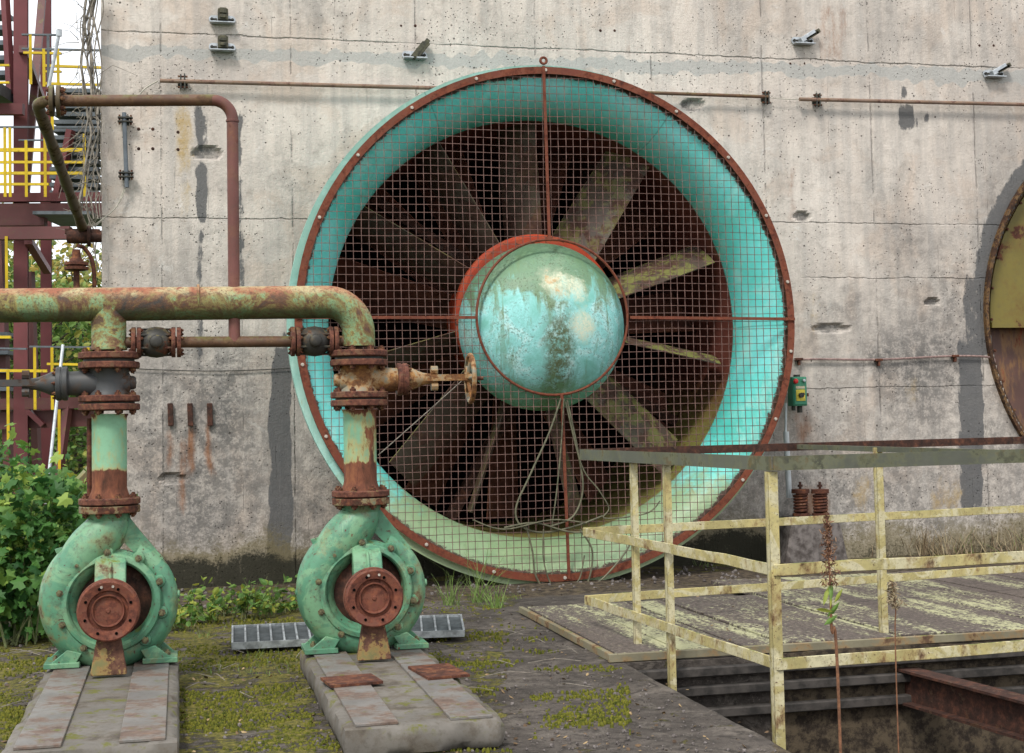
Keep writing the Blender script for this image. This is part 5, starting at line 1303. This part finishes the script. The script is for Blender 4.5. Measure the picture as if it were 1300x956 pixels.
# ------------------------------------------------------------------ steel stair tower
TD = 14.5
tw = thing('steel_stair_tower', V((aD(40, 600, TD).x, aD(40, 600, TD).y, 0)), 'maroon steel stair tower with grey treads and yellow handrails left of the wall', 'stair tower')
def T(x, y, d=TD): return aD(x, y, d)
def vcol(x, y0, y1, w_, d, nm='column', mat=None):
    """upright column, I-shaped"""
    p = T(x, 550, d); z0 = T(x, y1, d).z; z1 = T(x, y0, d).z; mb = MB()
    ww = w_*d/F_PX
    for s in (-1, 1): mb.box((p.x, p.y+s*ww*.45, (z0+z1)/2), (ww, .012, z1-z0))
    mb.box((p.x, p.y, (z0+z1)/2), (.012, ww*.9, z1-z0)); return mb.build(nm, mat or M_steel, tw)
vcol(27, -60, 760, 17, TD); vcol(59, -60, 740, 13, TD+1.6)
def tbar(p, q, d0, d1, w_, nm, mat, dp=.08):
    mb = MB(); mb.bar(T(*p, d0), T(*q, d1), dp, w_*(d0+d1)/2/F_PX); return mb.build(nm, mat, tw)
tbar((-80, 252), (131, 250), TD, TD, 11, 'deck_beam', M_steel); tbar((-80, 268), (131, 267), TD, TD, 18, 'deck_beam', M_steeld, .06)
tbar((-80, 282), (58, 281), TD, TD, 12, 'deck_beam', M_steeld, .12); tbar((-80, 297), (90, 296), TD-.3, TD-.3, 16, 'deck_beam', M_steeldk if False else M_steeld, .1)
tbar((-80, 515), (118, 511), TD, TD, 14, 'deck_beam', M_steeld); tbar((-80, 537), (118, 530), TD+.1, TD+.1, 22, 'deck_beam', M_steeld, .1)
tbar((-80, 139), (30, 139), TD, TD, 14, 'deck_beam', M_steel)
tbar((-80, 120), (12, 120), TD+.1, TD+.1, 15, 'landing_grate', M_tread, .9)
tbar((60, 278), (131, 278), TD+.2, TD+.2, 4, 'landing_grate', M_tread, .9)
tbar((36, 306), (60, 344), TD, TD+1.2, 8, 'brace', M_steel); tbar((29, 62), (52, 125), TD+.1, TD+1.4, 9, 'brace', M_steeld); tbar((55, -20), (28, 300), TD+1.5, TD+.2, 6, 'brace', M_steeld)
tbar((5, -30), (14, 120), TD+.2, TD+.2, 7, 'brace', M_steel); tbar((0, 300), (12, 620), TD+.6, TD+.6, 9, 'brace', M_steeld); tbar((38, 345), (48, 620), TD+1, TD+1, 8, 'brace', M_steeld)
tbar((90, 165), (70, 260), TD+.1, TD+.1, 8, 'stringer', M_steel); tbar((86, 515), (72, 620), TD, TD-.2, 8, 'stringer', M_steeld); tbar((34, 520), (55, 540), TD, TD, 6, 'brace', M_steel)
for k in range(14):
    y = 118+9.9*k; x0 = 76 - (0 if k < 2 else 1.0*min(k, 8))
    mb = MB(); a = T(x0, y, TD+.3); b_ = T(129, y+.6, TD+.3); mb.bar(a, b_, .26, 5.2*TD/F_PX); mb.build('stair_tread', M_tread, tw)
for k in range(6):
    y = 20+19*k; mb = MB(); mb.bar(T(-60, y, TD+.4), T(12+.8*k, y, TD+.4), .26, 6*TD/F_PX); mb.build('stair_tread', M_tread, tw)
for k in range(5):
    y = 425+23*k; mb = MB(); mb.bar(T(-60, y, TD+.5), T(15, y, TD+.5), .26, 5*TD/F_PX); mb.build('stair_tread', M_tread, tw)
for p, q, w_, mat in (((-60, 161.5), (130, 161.5), 2.6, M_tread), ((-60, 190.5), (107, 190.5), 5.2, M_yel), ((-60, 206), (107, 206), 3.6, M_yel), ((-60, 220), (107, 220), 4.2, M_yel), ((-60, 234), (62, 234), 3.6, M_yel),
                      ((24, 178), (56, 178), 2, M_tread), ((28, 44), (77, 44.5), 2.4, M_tread), ((28, 62), (130, 64), 2.6, M_tread), ((30, 67), (78, 68), 3.2, M_yel), ((-60, 83), (12, 83), 3, M_yel), ((55, 83.5), (130, 86), 3.6, M_yel), ((55, 91), (78, 91), 2.8, M_yel), ((-60, 105), (12, 105), 3, M_yel), ((55, 106), (130, 108), 3.6, M_yel),
                      ((-60, 441), (34, 443), 2.6, M_tread), ((38, 440), (116, 441), 2.6, M_tread), ((-60, 470), (60, 471), 4, M_yel), ((-60, 428), (14, 428), 4, M_yel), ((60, 462), (116, 463), 3.4, M_yel), ((60, 484), (116, 485), 3.4, M_yel)):
    mb = MB(); mb.bar(T(*p, TD-.35), T(*q, TD-.35), .03, w_*.85*TD/F_PX); mb.build('handrail', mat, tw)
for x, y0, y1, mat in ((6, 162, 250, M_yel), (12.5, 162, 250, M_yel), (33, 178, 250, M_yel), (57, 164, 250, M_yel), (107, 170, 250, M_yel), (38.5, 44, 107, M_yel), (55.5, 62, 110, M_yel), (61, 44, 110, M_tread), (73.5, 62, 110, M_yel), (66, 110, 165, M_yel), (44, 441, 520, M_yel), (66, 441, 520, M_yel), (112, 441, 520, M_yel), (8, 300, 366, M_yel), (10, 470, 560, M_yel), (75, 520, 620, M_yel)):
    mb = MB(); mb.bar(T(x, y0, TD-.36), T(x+.6, y1, TD-.36), .02, 3.4*TD/F_PX, up=(1, 0, 0)); mb.build('rail_post', mat, tw)
# loose pipes against the tower
mb = MB(); mb.tube([T(80, 438, 11.5), T(58, 640, 11)], .013, 8); mb.build('leaning_pipe', M_galv, label='thin grey pipe leaning against the tower, left of the left pump', cat='pipe')
mb = MB(); mb.bar(aD(120, 595, 10.3), aD(78, 640, 10.1), .06, .09); mb.build('timber_plank', rusty('mossy_timber', (.17, .16, .08), .3, 9, moss=.6), label='mossy yellow-green beam sloping down behind the left upright pipe', cat='beam')

# ------------------------------------------------------------------ trees beyond
def tree(c, h, rx, n, size, mat, lab, z0=.4, grp='trees beyond the tower'):
    t = thing('broadleaf_tree', c, lab, 'tree', grp)
    tr = MB(); top = c+V((random.gauss(0, .2), 0, h*.9)); tr.tube(smoothpath([c, lerp(c, top, .4)+V((random.gauss(0, .15), 0, 0)), top], 5), [lerp(.02*h+.03, .015, i/10) for i in range(11)], 8)
    clumps = []
    for _ in range(int(n/45)):
        q = random.random()**.8; z = lerp(z0, h, q); rr = rx*(1-.75*abs(q-.45)**1.5*1.6)*math.sqrt(random.random()); a = random.uniform(0, 2*PI)
        p = c+V((math.cos(a)*rr, math.sin(a)*rr, z)); clumps.append((p, random.random()))
        b0 = lerp(c, top, max(.1, q*.7)); tr.tube(smoothpath([b0, lerp(b0, p, .5)+V((0, 0, .15)), p], 3), [.035, .03, .025, .02, .016, .012, .008], 5)
    tr.build('trunk', M_bark, t)
    lv = []
    for p, tn in clumps:
        for _ in range(45):
            q = p+V((random.gauss(0, .34), random.gauss(0, .34), random.gauss(0, .24))); lv.append((q, size*random.uniform(.6, 1.3), rnd_dir(.8, .3), min(1, max(0, tn*.7+random.gauss(.15, .15)))))
    leafmesh(lv, 'crown', mat, t, 'round')
def gp(x, d): p = aD(x, 545, d); return V((p.x, p.y, 0))
tree(gp(20, 24), 3.9, 1.7, 5200, .13, M_tree1, 'dark green tree behind the tower, nearest of the trees', .1)
tree(gp(95, 27), 4.6, 1.6, 4200, .13, M_tree2, 'autumn-tinted tree seen between the tower and the wall corner')
tree(gp(60, 34), 5.2, 2.3, 5200, .16, M_tree1, 'mid green tree farther back behind the tower')
tree(gp(-70, 30), 6.0, 2.8, 5000, .17, M_tree2, 'yellowing tree at the far left beyond the tower')
tree(gp(125, 36), 4.4, 2.0, 4200, .16, M_tree1, 'green tree half hidden by the concrete wall corner')
tree(gp(-10, 40), 4.6, 2.6, 5000, .18, M_tree2, 'pale yellow-green tree farthest behind the tower')

# ------------------------------------------------------------------ light
SUN_EL, SUN_AZ = math.radians(52), math.radians(215)      # azimuth from +Y clockwise
wd = bpy.data.worlds.new('World'); SC.world = wd; wd.use_nodes = True
nt = NT(wd.node_tree); wd.node_tree.nodes.clear()
out = nt.n('ShaderNodeOutputWorld'); bg = nt.n('ShaderNodeBackground')
sky = nt.n('ShaderNodeTexSky'); sky.sky_type = 'NISHITA'; sky.sun_disc = False; sky.sun_elevation = SUN_EL; sky.sun_rotation = SUN_AZ
tc = nt.n('ShaderNodeTexCoord')
cl = nt.noise(tc.outputs['Generated'], 2.2, 6, .6, .4)
cloud = nt.ramp(cl, ((.35, (.80, .83, .87)), (.65, (1., 1., 1.))))
cloudv = nt.n('ShaderNodeVectorMath', operation='SCALE'); nt.set(cloudv.inputs[0], cloud); cloudv.inputs['Scale'].default_value = 9.0
skyc = nt.mix(.86, sky.outputs[0], cloudv.outputs[0])
nt.set(bg.inputs[0], skyc); bg.inputs[1].default_value = .11
wd.node_tree.links.new(bg.outputs[0], out.inputs[0])
sl = bpy.data.lights.new('sun', 'SUN'); sl.energy = 1.8; sl.angle = math.radians(12); sl.color = (1., .96, .90)
so = bpy.data.objects.new('sun', sl); C.objects.link(so)
sd = V((math.sin(SUN_AZ)*math.cos(SUN_EL), math.cos(SUN_AZ)*math.cos(SUN_EL), math.sin(SUN_EL)))
so.rotation_euler = sd.to_track_quat('Z', 'Y').to_euler(); so.location = (0, -5, 10)
SC.view_settings.view_transform = 'Standard'; SC.view_settings.look = 'None'; SC.view_settings.gamma = 1; SC.view_settings.exposure = 0.85
SC.view_settings.use_curve_mapping = False
SC.cycles.use_denoising = True
SC.cycles.max_bounces = 6; SC.cycles.caustics_reflective = False; SC.cycles.caustics_refractive = False
